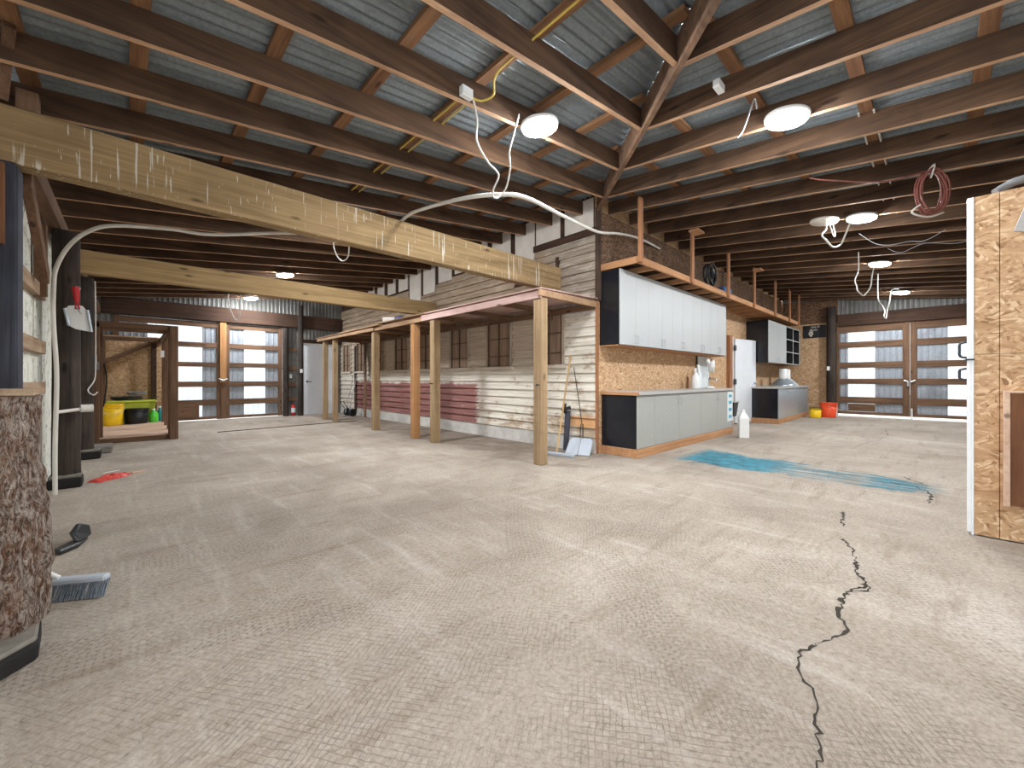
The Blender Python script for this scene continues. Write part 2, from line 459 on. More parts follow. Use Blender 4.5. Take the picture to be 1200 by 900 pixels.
def floormat():
    w = NT('dusty concrete floor'); v = w.co(False); x, y, z = w.xyz(v)
    p = w.vec(x, y, 0.0)
    big = w.noise(p, 0.55, 4.0, 0.6, 0.4); mid = w.noise(p, 2.3, 5.0, 0.65); fine = w.noise(p, 42, 4.0, 0.8)
    c = w.ramp(big, [(0.3, lin(148,136,124)), (0.55, lin(175,163,150)), (0.75, lin(197,187,176))])
    c = w.mix(w.m('MULTIPLY', w.step(mid, 0.5, 0.72), 0.35), c, lin(150,136,122))
    c = w.mix(0.62, c, w.ramp(fine, [(0.30, (0.42, 0.40, 0.37)), (0.62, (1.08, 1.08, 1.08))]), 'MULTIPLY')
    # tyre tracks: arcs of big circles with tread lugs across them
    mid2 = w.noise(p, 16.0, 2.0)
    def track(cx, cy, r, wd, pitch, chev, seed):
        dx = w.m('SUBTRACT', x, cx); dy = w.m('SUBTRACT', y, cy)
        rr = w.m('SQRT', w.m('ADD', w.m('MULTIPLY', dx, dx), w.m('MULTIPLY', dy, dy)))
        d = w.m('SUBTRACT', rr, r)
        d = w.m('ADD', d, w.m('MULTIPLY', w.m('SUBTRACT', mid, 0.5), 0.05))
        ad = w.m('ABSOLUTE', d)
        mask = w.step(ad, wd * 0.8, wd, 1.0, 0.0)
        arc = w.m('ADD', w.m('MULTIPLY', w.m('ARCTAN2', dy, dx), r), w.m('MULTIPLY', mid2, 0.03)); pitch *= 0.62
        ph = w.m('ADD', w.m('DIVIDE', arc, pitch), w.m('MULTIPLY', ad, chev))
        lug = w.m('SINE', w.m('MULTIPLY', ph, 2 * PI))
        ph2 = w.m('MULTIPLY', d, 2 * PI / 0.030)
        lug = w.m('MULTIPLY', w.m('ADD', lug, w.m('MULTIPLY', w.m('SINE', ph2), 0.6)), 0.6)
        brk = w.step(w.noise(w.map(p, loc=(seed, seed * 2, 0)), 1.1, 3.0), 0.42, 0.62)
        return w.m('MULTIPLY', w.m('MULTIPLY', mask, brk), w.step(lug, 0.25, 0.8)), w.m('MULTIPLY', mask, brk)
    tot = 0.0; msk = 0.0
    for a in ((9.0, -4.0, 9.2, 0.16, 0.042, 9, 1), (9.0, -4.0, 8.75, 0.15, 0.042, -9, 2), (-6.0, 9.5, 9.6, 0.17, 0.045, 8, 3),
              (-6.0, 9.5, 9.1, 0.15, 0.045, 8, 4), (-7.0, 8.0, 7.7, 0.2, 0.04, 12, 5), (14.0, 9.0, 13.6, 0.16, 0.045, 9, 6),
              (14.0, 9.0, 13.0, 0.16, 0.045, 9, 7), (7.5, -9.0, 10.2, 0.17, 0.043, 10, 8), (7.5, -9.0, 11.4, 0.17, 0.043, 10, 9),
              (-2.0, -4.0, 6.6, 0.18, 0.043, 10, 10), (-2.0, -4.0, 5.4, 0.18, 0.043, 10, 11), (-2.0, -4.0, 7.6, 0.2, 0.043, 10, 12)):
        t, k = track(*a)
        tot = t if tot == 0.0 else w.m('MAXIMUM', tot, t)
        msk = k if msk == 0.0 else w.m('MAXIMUM', msk, k)
    c = w.mix(w.m('MULTIPLY', msk, 0.10), c, lin(126,112,98))
    c = w.mix(w.m('MULTIPLY', tot, 0.36), c, lin(100,88,76))
    # all-over lattice of old tread marks, crumbly
    wv = w.node('ShaderNodeVectorMath', operation='ADD'); w.put(wv.inputs[0], p)
    w.put(wv.inputs[1], w.vec(w.m('MULTIPLY', w.m('SUBTRACT', mid, .5), .06), w.m('MULTIPLY', w.m('SUBTRACT', mid2, .5), .022), 0.0))
    q = wv.outputs[0]
    def net(rot, sc, off):
        u = w.xyz(w.map(q, (1, 1, 1), (0, 0, rot)))[0]
        sv = w.m('ABSOLUTE', w.m('SINE', w.m('MULTIPLY', u, PI / sc)))
        brk = w.step(w.noise(w.map(p, (5, 5, 5), (0, 0, 0), (off, off, 0)), 1.0, 5.0, 0.75), 0.36, 0.56)
        return w.m('MULTIPLY', w.step(sv, 0.0, 0.42, 1.0, 0.0), brk)
    lat = w.m('MAXIMUM', net(0.95, 0.0205, 1.0), net(-0.62, 0.0235, 4.0))
    patch = w.step(w.noise(w.map(p, (0.6, 1.6, 1), (0, 0, 0.6)), 1.3, 4.0, 0.6), 0.40, 0.60, 0.35, 1.0)
    lat = w.m('MULTIPLY', lat, patch)
    c = w.mix(w.m('MULTIPLY', lat, 0.55), c, lin(92,82,72))
    # dragged smears
    sm = w.noise(w.map(p, (0.9, 7, 1), (0, 0, 0.75)), 1.0, 5.0, 0.7)
    c = w.mix(w.step(sm, 0.52, 0.68, 0.0, 0.45), c, lin(124,108,93))
    sm2 = w.noise(w.map(p, (7, 0.9, 1), (0, 0, 0.3), (4, 2, 0)), 1.0, 5.0, 0.7)
    c = w.mix(w.step(sm2, 0.5, 0.75, 0.0, 0.22), c, lin(222,214,204))
    soil = w.m('MULTIPLY', w.step(w.m('ADD', x, w.m('MULTIPLY', w.m('SUBTRACT', mid, .5), .5)), 3.75, 3.95), w.step(y, 3.3, 4.3))
    c = w.mix(w.m('MULTIPLY', soil, w.step(mid, .35, .6, .25, .6)), c, lin(112,96,82))
    # crumbs of dirt
    cr = w.step(w.noise(p, 26, 5.0, 0.8), 0.56, 0.66)
    c = w.mix(w.m('MULTIPLY', cr, 0.45), c, lin(96,84,72))
    # teal paint spill, brushed out along y towards the crack
    t = w.m('DIVIDE', w.m('SUBTRACT', 2.42, y), 2.35)            # 0 at the pool, 1 at the crack end
    wx = w.m('ADD', x, w.m('MULTIPLY', w.m('SUBTRACT', w.noise(p, 1.9, 4.0, 0.65), 0.5), 0.85))
    cx = w.m('ADD', 5.9, w.m('MULTIPLY', t, -0.12))
    half = w.m('MAXIMUM', 0.08, w.m('SUBTRACT', 0.58, w.m('MULTIPLY', t, 0.26)))
    off = w.m('DIVIDE', w.m('ABSOLUTE', w.m('SUBTRACT', wx, cx)), half)
    inside = w.m('MULTIPLY', w.step(off, 0.75, 1.15, 1, 0), w.m('MULTIPLY', w.step(t, -0.06, 0.05), w.step(t, 0.96, 1.08, 1, 0)))
    streak = w.noise(w.map(p, (12, 0.8, 1)), 1.0, 4.0, 0.7)
    thin = w.m('ADD', w.step(t, 0.22, 0.6, 1.0, 0.565), w.m('MULTIPLY', w.step(t, 0.78, 0.86), 0.12))
    keep = w.m('MULTIPLY', inside, w.step(w.m('ADD', streak, w.m('SUBTRACT', thin, 0.62)), 0.34, 0.62))
    teal = w.ramp(w.noise(p, 7, 4.0), [(0.3, lin(2,78,96)), (0.65, lin(24,132,154))])
    c = w.mix(w.m('MULTIPLY', keep, 0.85), c, teal)
    core = w.m('MULTIPLY', inside, w.m('MULTIPLY', w.step(t, 0.06, 0.12), w.step(t, 0.2, 0.3, 1, 0)))
    c = w.mix(w.m('MULTIPLY', core, w.step(streak, 0.5, 0.62, 0, 0.6)), c, lin(28,44,50))
    halo = w.m('MULTIPLY', w.step(off, 1.0, 1.6, 1, 0), w.m('MULTIPLY', w.step(t, 0.25, 0.5), w.step(t, 1.0, 1.1, 1, 0)))
    c = w.mix(w.m('MULTIPLY', w.m('MULTIPLY', halo, w.step(streak, 0.45, 0.6)), 0.3), c, lin(92,86,80))
    h = w.m('ADD', w.m('MULTIPLY', fine, 0.35), w.m('MULTIPLY', w.m('ADD', tot, lat), -0.8))
    w.bump(h, 0.35, 0.008)
    return w.col(c, 0.92, 0, 0.2)
M['floor'] = floormat()

# ------------------------------------------------------------------ dimensions
XW = -0.66            # inside of the outer wall sheets, siding wing
YF = 13.34            # far wall of the siding wing
XF = 15.40            # far wall of the cabinet wing
YO = -2.30            # outer wall of the cabinet wing
CX, CY = 5.0, 3.42    # corner of the old building
SL = 0.12             # roof slope
Z0 = 3.60             # rafter underside at the old building
RH = 0.185            # rafter depth
PT = 0.04             # purlin thickness
def zl(x): return Z0 - SL * (CX - x)
def zr(y): return Z0 - SL * (CY - y)

# ------------------------------------------------------------------ setting
fl = MB().box(XW - .4, XF + .1, YO - .2, YF + .1, -0.12, 0.0).build('floor', M['floor'], kind='structure')
MB().box(XF + .1, XF + 25, -20, 20, -0.14, -0.04).add([], []).build('ground_outside', plain('pale gravel outside', lin(186,182,172), .95), kind='structure')
MB().box(XW - 20, XF, YF + .1, YF + 25, -0.14, -0.04).build('ground_yard', M['concrete'], kind='structure')

# cracks in the slab
def crack(pts, w0, kind='crack'):
    P = []
    rnd = random.Random(3)
    for i in range(len(pts) - 1):
        a = Vector(pts[i]); b = Vector(pts[i + 1]); n = max(2, int((b - a).length / 0.02))
        for k in range(n):
            q = a.lerp(b, k / n)
            P.append(Vector((q.x + rnd.uniform(-.008, .008), q.y + rnd.uniform(-.010, .010), 0.0016)))
    P.append(Vector((pts[-1][0], pts[-1][1], 0.0016)))
    vs = []; m = len(P)
    for i, q in enumerate(P):
        t = (P[min(i + 1, m - 1)] - P[max(i - 1, 0)]).normalized(); n = Vector((-t.y, t.x, 0))
        wd = 1.25 * w0 * (0.25 + 0.9 * rnd.random() ** 1.5) * min(1, 0.3 + 4 * min(i, m - 1 - i) / m)
        vs += [q + n * wd * rnd.uniform(.3, 1), q - n * wd * rnd.uniform(.3, 1)]
    mb = MB(); mb.add(vs, [(2*i, 2*i+1, 2*i+3, 2*i+2) for i in range(m - 1)])
    return mb.build('crack', M['crack'], fl)
main = [(3.587,.453),(3.361,.36),(3.2,.335),(3.067,.317),(2.95,.30),(2.883,.249),(2.80,.262),(2.746,.294),(2.64,.32),(2.552,.312),(2.46,.315),(2.387,.301),
        (2.32,.285),(2.276,.267),(2.2,.272),(2.14,.30),(2.09,.333),(2.03,.345),(1.95,.372),(1.879,.372),(1.814,.341),(1.732,.295),(1.663,.27),(1.55,.25),(1.3,.2)]
crack([(4.30,.53),(4.215,.516),(4.1,.50),(4.0,.495),(3.85,.47)], 0.012)
crack(main[:3], 0.010); crack(main[2:8], 0.014); crack(main[7:16], 0.014); crack(main[15:], 0.009)
crack([(2.86,.25),(2.80,.235),(2.75,.25),(2.72,.29)], 0.007)
crack([(5.93,.36),(5.816,.281),(5.82,.2),(5.817,.142),(5.66,.06),(5.507,.02),(5.3,.03),(5.108,.039)], 0.014)
crack([(6.3,.25),(6.15,.19),(6.05,.10),(5.95,.06)], 0.012)
crack([(8.2,.9),(8.9,.85),(9.6,.72),(10.6,.62),(12.0,.75)], 0.008)
MB().bar((1.3, 10.15, .006), (4.3, 10.45, .006), .05, .012).build('joint_strip', M['dkframe_x'], fl)

# roof sheets (the ceiling you look up at)
def cut(y): return min(CX + 0.02, y + (CX - CY))
ys = frange(-2.9, YF + .3, 0.088 / 8)
def lf(y):
    x1 = cut(y)
    return (XW - .35, y, zl(XW - .35) + RH + PT + .017), (max(x1, XW - .34), y, zl(max(x1, XW - .34)) + RH + PT + .017)
MB().corr(ys, lf, (0,0,1), 0.088, 0.015).build('ceiling_left', M['roof'], kind='structure')
xs = frange(-1.3, XF + .3, 0.088 / 8)
def rf(x):
    y1 = min(CY + .02, x - (CX - CY))
    return (x, YO - .35, zr(YO - .35) + RH + PT + .017), (x, max(y1, YO - .34), zr(max(y1, YO - .34)) + RH + PT + .017)
MB().corr(xs, rf, (0,0,1), 0.088, 0.015).build('ceiling_right', M['roof'], kind='structure')

cp = MB()
cp.hexa([(CX+.1, CY+.1-.09, Z0+RH+PT+.033), (CX+.1+.09, CY+.1, Z0+RH+PT+.033), (CX-6+.09, CY-6, zl(CX-6)+RH+PT+.033), (CX-6, CY-6-.09, zl(CX-6)+RH+PT+.033),
         (CX+.1, CY+.1-.09, Z0+RH+PT+.05), (CX+.1+.09, CY+.1, Z0+RH+PT+.05), (CX-6+.09, CY-6, zl(CX-6)+RH+PT+.05), (CX-6, CY-6-.09, zl(CX-6)+RH+PT+.05)])
cp.build('ceiling_hip_cap', M['roof'], kind='structure')
# outer walls, with assumed doorway gaps out of view added for fill daylight
wl = MB().corr(frange(YO, YF, .02), lambda y: ((XW, y, 2.65 if -1.9 < y < 1.1 else -.05), (XW, y, 3.1)), (1,0,0), 0.09, 0.010, True).build('wall_left', M['wsheet'], kind='structure')
MB().corr(frange(XW, XF, .02), lambda x: ((x, YO, 2.65 if -.3 < x < 1.7 else -.05), (x, YO, 3.1)), (0,1,0), 0.09, 0.010, True).build('wall_outer', M['wsheet'], kind='structure')

# far wall of the siding wing: sheets around the openings of gates and door
wf = MB()
dk = frange
wf.corr(frange(XW, 5.0, .02), lambda x: ((x, YF, 2.60), (x, YF, 3.95)), (0,-1,0), 0.10, 0.012, True)
wf.corr(frange(3.27, 3.83, .02), lambda x: ((x, YF, 0.0), (x, YF, 2.62)), (0,-1,0), 0.10, 0.012, True)
wf.corr(frange(3.80, 5.0, .02), lambda x: ((x, YF, 2.16), (x, YF, 2.62)), (0,-1,0), 0.10, 0.012, True)
wf.corr(frange(XW, -.30, .02), lambda x: ((x, YF, 0.0), (x, YF, 2.62)), (0,-1,0), 0.10, 0.012, True)
wf.box(4.79, 5.02, YF - .01, YF + .02, 0, 3.9)
wf.build('wall_far_left', M['dsheet'], kind='structure')
wr = MB()
wr.corr(frange(YO, CY, .02), lambda y: ((XF, y, 2.62), (XF, y, 3.95)), (-1,0,0), 0.10, 0.012, True)
wr.build('wall_far_right', M['dsheet'], kind='structure')
MB().box(XF - .03, XF - .015, 2.0, CY, 0, 2.80).build('wall_far_right_panel', M['osb_x'], kind='structure')
MB().box(XF - .032, XF - .015, 2.0, CY, 2.80, 3.52).build('wall_far_right_upper', osb('dark fibre board facing x', 'x', True), kind='structure')

# the old building: clapboard face and particle board face
MB().box(CX + .004, CX + .12, CY + .02, YF + .1, 0.0, 3.9).build('wall_core_left', M['dkframe_y'], kind='structure')
for y0, y1, z0 in ((3.50,4.04,3.35),(4.14,4.66,3.35),(4.70,5.17,2.79),(5.30,5.80,3.31),(5.95,6.40,3.31),(6.58,7.02,3.32),(7.14,7.64,3.23),(7.79,8.28,3.07),(8.40,8.92,2.93),(9.02,9.48,3.33),(9.66,10.08,3.33),(10.3,10.7,3.33),(10.9,11.3,3.33),(12.06,12.5,3.33)):
    MB().box(CX - .012, CX + .006, y0, y1, z0, 3.80).build('wall_infill', M['plaster'], kind='structure')
MB().box(CX, CX + .35, CY, CY + .02, 0, 3.55).box(CX + .35, XF + .1, CY, CY + .02, 0, 3.42).box(CX, XF + .1, CY + .02, CY + .06, 0, 3.9).build('wall_core_right', M['osb_y'], kind='structure')

WINS = [(4.08,4.64),(5.29,5.91),(6.55,7.13),(7.90,8.45),(8.98,9.63),(10.24,10.80),(11.53,12.04),(12.55,13.1)]
def topz(y):
    if y < 4.69: return 3.26
    if y < 5.18: return 2.78
    if y < 7.12: return 3.30
    if y < 7.75: return 3.22
    if y < 8.36: return 3.06
    if y < 8.96: return 2.92
    return 3.32 - 0.0 * y
sd = MB(); rs = random.Random(11)
PITCH = 0.138
k = 0
z = 0.23
while z < 3.34:
    brk = sorted([CY + .03, 4.69, 5.18, 7.12, 7.75, 8.36, 8.96, YF] + [rs.uniform(3.6, 13) for _ in range(3)])
    for a, b in zip(brk[:-1], brk[1:]):
        if b - a < 0.02: continue
        if z + .5 * PITCH > topz((a + b) / 2): continue
        segs = [(a, b)]
        if 1.30 < z + PITCH * .5 < 2.22:
            for w0, w1 in WINS:
                ns = []
                for p, q in segs:
                    if q <= w0 - .06 or p >= w1 + .06: ns.append((p, q)); continue
                    if p < w0 - .06: ns.append((p, w0 - .06))
                    if q > w1 + .06: ns.append((w1 + .06, q))
                segs = ns
        for p, q in segs:
            j = rs.uniform(-.004, .004); t = .040 + rs.uniform(-.003, .007); zb = z + j; ztop = min(z + PITCH + .012, topz((p + q) / 2))
            p2, q2 = p + .001, q - .002
            sd.hexa([(CX - t, p2, zb), (CX + .004, p2, zb), (CX + .004, q2, zb), (CX - t, q2, zb),
                     (CX - .004, p2, ztop), (CX + .004, p2, ztop), (CX + .004, q2, ztop), (CX - .004, q2, ztop)])
    z += PITCH
sd.build('wall_core_siding', M['siding'], kind='structure')
fd = MB().hexa([(CX - .05, CY + .02, 0), (CX + .02, CY + .02, 0), (CX + .02, YF, 0), (CX - .05, YF, 0),
           (CX - .02, CY + .02, .24), (CX + .02, CY + .02, .24), (CX + .02, YF, .27), (CX - .02, YF, .27)]).build('baseboard_foundation', M['concrete'], kind='structure')
MB().box(CX - .032, CX + .03, CY - .035, CY + .03, 2.25, 3.62).build('trim_1', wood('dark corner board', lin(50,38,32), lin(96,76,62), 'z'), kind='structure')
MB().box(CX - .03, CX + .0, CY - .012, CY + .03, 0.0, 2.25).build('trim_2', M['clean_z'], kind='structure')
MB().box(CX - .05, CX - .02, CY + .02, 4.69, 3.24, 3.34).build('trim_3', M['dkframe_y'], kind='structure')
MB().box(CX - .05, CX, 4.14, 4.20, 2.32, 3.05).build('trim_4', M['dkframe_y'], kind='structure')
MB().box(CX - .06, CX - .02, 12.06, 12.18, .0, 2.1).build('trim_5', wood('black door jamb', lin(34,28,26), lin(74,60,52), 'z'), kind='structure')

# boarded windows in the clapboard wall
for i, (a, b) in enumerate(WINS):
    f = MB()
    for y0, y1, z0, z1 in ((a - .06, a, 1.33, 2.22), (b, b + .06, 1.33, 2.22), (a - .06, b + .06, 2.16, 2.22)):
        f.box(CX - .045, CX + .003, y0, y1, z0, z1)
    fr = f.build('window_%d' % (i + 1), M['wintrim'], bevel=.003, kind='structure')
    MB().box(CX - .008, CX + .003, a, b, 1.33, 2.18).build('panel', M['winboard'], fr)
    g = MB()
    g.box(CX - .028, CX - .006, (a + b) / 2 - .014, (a + b) / 2 + .014, 1.33, 2.16)
    for zz in (1.52, 1.84): g.box(CX - .022, CX - .006, a, b, zz - .008, zz + .008)
    g.box(CX - .03, CX - .004, a, a + .03, 1.33, 2.16).box(CX - .03, CX - .004, b - .03, b, 1.33, 2.16)
    g.build('bars', M['muntin'], fr)
    MB().box(CX - .085, CX, a - .1, b + .1, 1.27, 1.325).build('sill', M['sill'], fr, bevel=.006)

MB().box(CX + .032, 15.3, CY - .008, CY + .004, 2.80, 3.59).build('wall_core_right_upper', M['osb_dark'], kind='structure')
# partition on the cabinet wing side, particle board face
pt = MB()
for z0, z1 in ((0.01, 1.270), (1.274, 2.376)): pt.box(4.30, 4.318, -.302, -.19, z0, z1).box(4.30, 4.318, -1.52, -.306, z0, z1)
pt.box(4.318, 4.33, -2.25, -.20, 0.01, 2.36)
pt.build('wall_partition', M['osb_x'], kind='structure')
MB().box(4.33, 4.9, -.21, -.19, 0.0, 2.36).build('wall_partition_side', M['white'], kind='structure')
MB().box(4.296, 4.36, -.19, -.178, 0.0, 2.378).box(4.30, 4.36, -.178, -.158, .02, 2.378).build('trim_6', plain('white corner trim', lin(226,228,230), .5, 0, .05), bevel=.003, kind='structure')
MB().box(4.33, 4.9, -2.25, -.2, 2.34, 2.36).build('ceiling_partition', M['osb_x'], kind='structure')
MB().box(4.88, 4.9, -2.25, -.21, 0.0, 2.34).build('wall_partition_back', M['osb_x'], kind='structure')

# ------------------------------------------------------------------ roof timbers
RW = 0.042
nj = 0; nr = 0
for k in range(-4, 18):
    y = 2.49 + 0.608 * k
    if y > YF - .1: break
    xe = CX - .003 if y > CY else y + (CX - CY) - .03
    xa = XW + .02
    mb = MB()
    mb.hexa([(xa, y - RW/2, zl(xa)), (xe, y - RW/2, zl(xe)), (xe, y + RW/2, zl(xe)), (xa, y + RW/2, zl(xa)),
             (xa, y - RW/2, zl(xa) + RH), (xe, y - RW/2, zl(xe) + RH), (xe, y + RW/2, zl(xe) + RH), (xa, y + RW/2, zl(xa) + RH)])
    o = under(mb.build('roof_rafter', M['raf_x']), M['lit_edge_x'])
    if y > CY:
        tag(o, 'dark rough rafter meeting the clapboard wall, %s back from its corner' % ordinal(nr), 'rafter', 'rafters over the clapboard wing'); nr += 1
    else:
        o['_k'] = k; tag(o, '', 'rafter', 'short rafters meeting the hip, clapboard wing side')
jl = [o for o in COL.objects if '_k' in o]
for n, o in enumerate(sorted(jl, key=lambda q: -q['_k'])):
    o['label'] = 'short clapboard side rafter meeting the hip, %s out from the corner' % ordinal(n); del o['_k']
nr = 0; jr = []
for k in range(-4, 22):
    x = 2.49 + 0.608 * k + (CX - CY)
    if x > XF - .1: break
    ye = CY - .003 if x > CX else x - (CX - CY) - .03
    ya = YO + .02
    mb = MB()
    mb.hexa([(x - RW/2, ya, zr(ya)), (x + RW/2, ya, zr(ya)), (x + RW/2, ye, zr(ye)), (x - RW/2, ye, zr(ye)),
             (x - RW/2, ya, zr(ya) + RH), (x + RW/2, ya, zr(ya) + RH), (x + RW/2, ye, zr(ye) + RH), (x - RW/2, ye, zr(ye) + RH)])
    o = under(mb.build('roof_rafter', M['raf_y']), M['lit_edge_y'])
    if x > CX:
        tag(o, 'dark rafter meeting the particle board wall, %s along from its corner' % ordinal(nr), 'rafter', 'rafters over the cabinet wing'); nr += 1
    else: jr.append(o)
for n, o in enumerate(reversed(jr)):
    tag(o, 'short cabinet side rafter meeting the hip, %s out from the corner' % ordinal(n), 'rafter', 'short rafters meeting the hip, cabinet wing side')
hip = MB()
a = Vector((CX - .01, CY - .01, Z0 - .03)); b = Vector((CX - 4.6, CY - 4.6, Z0 - .03 - SL * 4.6))
hip.bar(a + Vector((0,0,RH/2 + .02)), b + Vector((0,0,RH/2 + .02)), .045, RH + .04)
tag(hip.build('hip_rafter', M['hip'], bevel=.003), 'diagonal hip rafter rising to the top of the dark corner post', 'rafter')
for n, (xl) in enumerate([4.60, 3.95, 3.30, 2.65, 2.00, 1.35, 0.70, 0.04, -0.5]):
    y0 = xl - (CX - CY) + .05
    zz = zl(xl) + RH
    o = MB().hexa([(xl - .045, y0, zz - .0054), (xl + .045, y0, zz + .0054), (xl + .045, YF, zz + .0054), (xl - .045, YF, zz - .0054),
                   (xl - .045, y0, zz + PT - .0054), (xl + .045, y0, zz + PT + .0054), (xl + .045, YF, zz + PT + .0054), (xl - .045, YF, zz + PT - .0054)]).build('roof_purlin', M['pur_y'])
    tag(o, 'orange brown purlin under the roofing, %s out from the clapboard wall' % ordinal(n), 'purlin', 'purlins over the clapboard wing')
for n, (yl) in enumerate([3.02, 2.37, 1.72, 1.07, 0.41, -0.24, -0.90, -1.56, -2.1]):
    x0 = yl + (CX - CY) + .05
    zz = zr(yl) + RH
    o = MB().hexa([(x0, yl - .045, zz - .0054), (XF, yl - .045, zz - .0054), (XF, yl + .045, zz + .0054), (x0, yl + .045, zz + .0054),
                   (x0, yl - .045, zz + PT - .0054), (XF, yl - .045, zz + PT - .0054), (XF, yl + .045, zz + PT + .0054), (x0, yl + .045, zz + PT + .0054)]).build('roof_purlin', M['pur_x'])
    tag(o, 'orange brown purlin under the roofing, %s out from the particle board wall' % ordinal(n), 'purlin', 'purlins over the cabinet wing')
# big beams across the clapboard wing
tag(MB().box(-.64, CX - .03, 4.10, 4.24, 2.49, 2.865).build('timber_beam', M['beam'], bevel=.008), 'big pale timber beam with white bird droppings, the nearer of two across the clapboard wing', 'beam', 'big beams across the clapboard wing')
tag(MB().box(-.64, CX - .03, 7.70, 7.84, 2.50, 2.80).build('timber_beam', M['cleanbeam'], bevel=.008), 'big pale timber beam beyond the stained one, carrying no droppings, farther from camera', 'beam', 'big beams across the clapboard wing')
COL.objects[-1]['label'] = 'clean pale timber beam crossing the clapboard wing beyond the stained one'
# wall plates under the rafters
tag(MB().box(-.60, -.50, 4.28, YF - .03, 2.60, 2.76).build('eave_plate', M['frame_y'], bevel=.004), 'brown plate board along the top of the white sheet metal wall', 'beam')
tag(MB().box(XF - .16, XF - .04, YO + .1, 2.0, 2.66, 3.0).build('gate_header', M['dkframe_y'], bevel=.004), 'dark brown header beam over the double gate of the cabinet wing', 'beam')
tag(MB().box(-.5, CX - .05, YF - .16, YF - .03, 2.64, 3.02).build('gate_header', M['dkframe_x'], bevel=.004), 'dark brown header beam over the double gate beside the white door', 'beam')
for (p, q, w, h, lab) in (((-.52, 4.30, 2.48), (-.54, 5.35, 1.98), .05, .12, 'brown knee brace slanting down along the white wall past the stained beam'),
                    ((-.58, 3.98, 2.86), (-.50, 3.62, 3.12), .05, .10, 'short slanted brace at the top of the stained beam by the white wall')):
    tag(MB().bar(p, q, w, h).build('knee_brace', M['frame_y'], bevel=.003), lab, 'brace')

tag(MB().box(-.545, -.445, 4.11, 4.21, 2.867, 3.0).build('beam_block', M['frame_z'], bevel=.004), 'short wood block standing on the wall end of the stained beam', 'block')
# ------------------------------------------------------------------ outer wall posts, girts, stump
def bumpy(prof, c, n=28, jit=.03, seed=1):
    random.seed(seed); return MB().lathe(prof, c, n, jit=jit)
def pole(x, y, r, ztop, mat, label, pier, seed=1):
    t = thing('pole', label, 'post', (x, y, 0))
    zs = frange(.13, ztop, .25)
    bumpy([(r * (1.06 - .05 * z_ / ztop), z_) for z_ in zs], (x, y, 0), 20, .035, seed).build('shaft', mat, t)
    p0, p1 = pier
    MB().box(p0[0], p1[0], p0[1], p1[1], 0.0, .10).build('pier', M['pierside'], t, bevel=.012)
    MB().box(p0[0] + .008, p1[0] - .008, p0[1] + .008, p1[1] - .008, .098, .135).build('pier_cap', M['pier'], t, bevel=.01)
    return t
# bark stump
st = thing('bark_stump', 'bark covered log stump standing on a dark concrete pier, nearest the camera', 'stump', (-.42, 2.62, 0))
zs = frange(.085, 1.03, .035)
random.seed(5)
mb = MB(); n = 56; vs = []
for i, z_ in enumerate(zs):
    r0 = .150 + .012 * math.sin(z_ * 7) + (.012 if .3 < z_ < .75 else 0)
    cx = -.425 + .012 * math.sin(z_ * 4)
    for kk in range(n):
        a_ = 2 * PI * kk / n
        rr = r0 * (1 + .035 * math.sin(a_ * 5 + z_ * 3) + .02 * math.sin(a_ * 11 - z_ * 9)) + random.uniform(-.006, .006)
        vs.append((cx + rr * math.cos(a_), 2.62 + rr * math.sin(a_), z_))
mb.add(vs, [(i*n+kk, i*n+(kk+1)%n, (i+1)*n+(kk+1)%n, (i+1)*n+kk) for i in range(len(zs)-1) for kk in range(n)], True)
mb.add(vs[-n:], [tuple(range(n))])
mb.build('trunk', M['bark'], st)
PP = [(-.64,2.04),(-.343,2.331),(-.262,2.42),(-.275,2.62),(-.30,2.80),(-.64,2.84)]
MB().prism([(x_, y_, 0) for x_, y_ in PP], (0, 0, .07)).build('pier', M['pierside'], st, bevel=.01)
MB().prism([(x_ - .004, y_ + .004, .07) for x_, y_ in PP], (0, 0, .022)).build('pier_cap', M['pier'], st, bevel=.008)
tag(MB().box(-.655, -.28, 2.50, 2.78, 1.032, 1.058).build('ledge_board', M['girt'], bevel=.004), 'pale ledge board lying on top of the bark covered stump', 'board')
tag(MB().box(-.65, -.528, 4.06, 4.26, 0.0, 2.49).build('square_post', M['bluepole'], bevel=.012), 'blue black square post under the wall end of the stained beam', 'post')
tag(MB().box(-.64, -.575, 4.02, 4.055, 1.95, 2.46).build('nailer_board', M['plywood'], bevel=.003), 'short red brown board nailed to the blue black square post', 'board')
pole(-.475, 6.10, .098, 2.595, M['pole'], 'black tarred pole by the white cable pipe, red handled dustpan hanging on it', ((-.60, 5.98), (-.36, 6.22)), 3)
pole(-.47, 8.05, .095, 2.49, M['pole'], 'black tarred pole between the dustpan pole and the storage closet', ((-.60, 7.93), (-.30, 8.20)), 4)
tag(MB().box(-.44, -.20, 8.42, 8.86, 0.0, .105).build('concrete_block', M['pier'], bevel=.012), 'low dark concrete block on the floor before the storage closet', 'block')
for zz, h_, lab in ((1.92, .12, 'upper'), (1.40, .12, 'middle'), (1.02, .10, 'lower')):
    o = MB().box(XW + .012, -.60, 2.62, 5.98, zz - h_ / 2, zz + h_ / 2).build('wall_girt', M['girt'], bevel=.003)
    tag(o, '%s pale girt board nailed across the white metal wall beside the stump' % lab, 'board', 'girts on the white wall')
tag(MB().box(-.64, -.56, 5.62, 5.70, 1.86, 2.52).build('wall_stud', M['frame_z'], bevel=.003), 'short brown upright stud on the white wall above the upper girt', 'board')
tag(MB().box(-.62, -.55, 8.9, 9.0, 0, 2.6).build('wall_stud', M['frame_z'], bevel=.003), 'brown upright stud between the second black pole and the storage closet', 'board')
tag(MB().box(-.58, -.50, 9.35, 9.58, 0, 2.6).build('wall_stud', M['frame_z'], bevel=.003), 'wide rough upright board at the wall side of the storage closet', 'board')

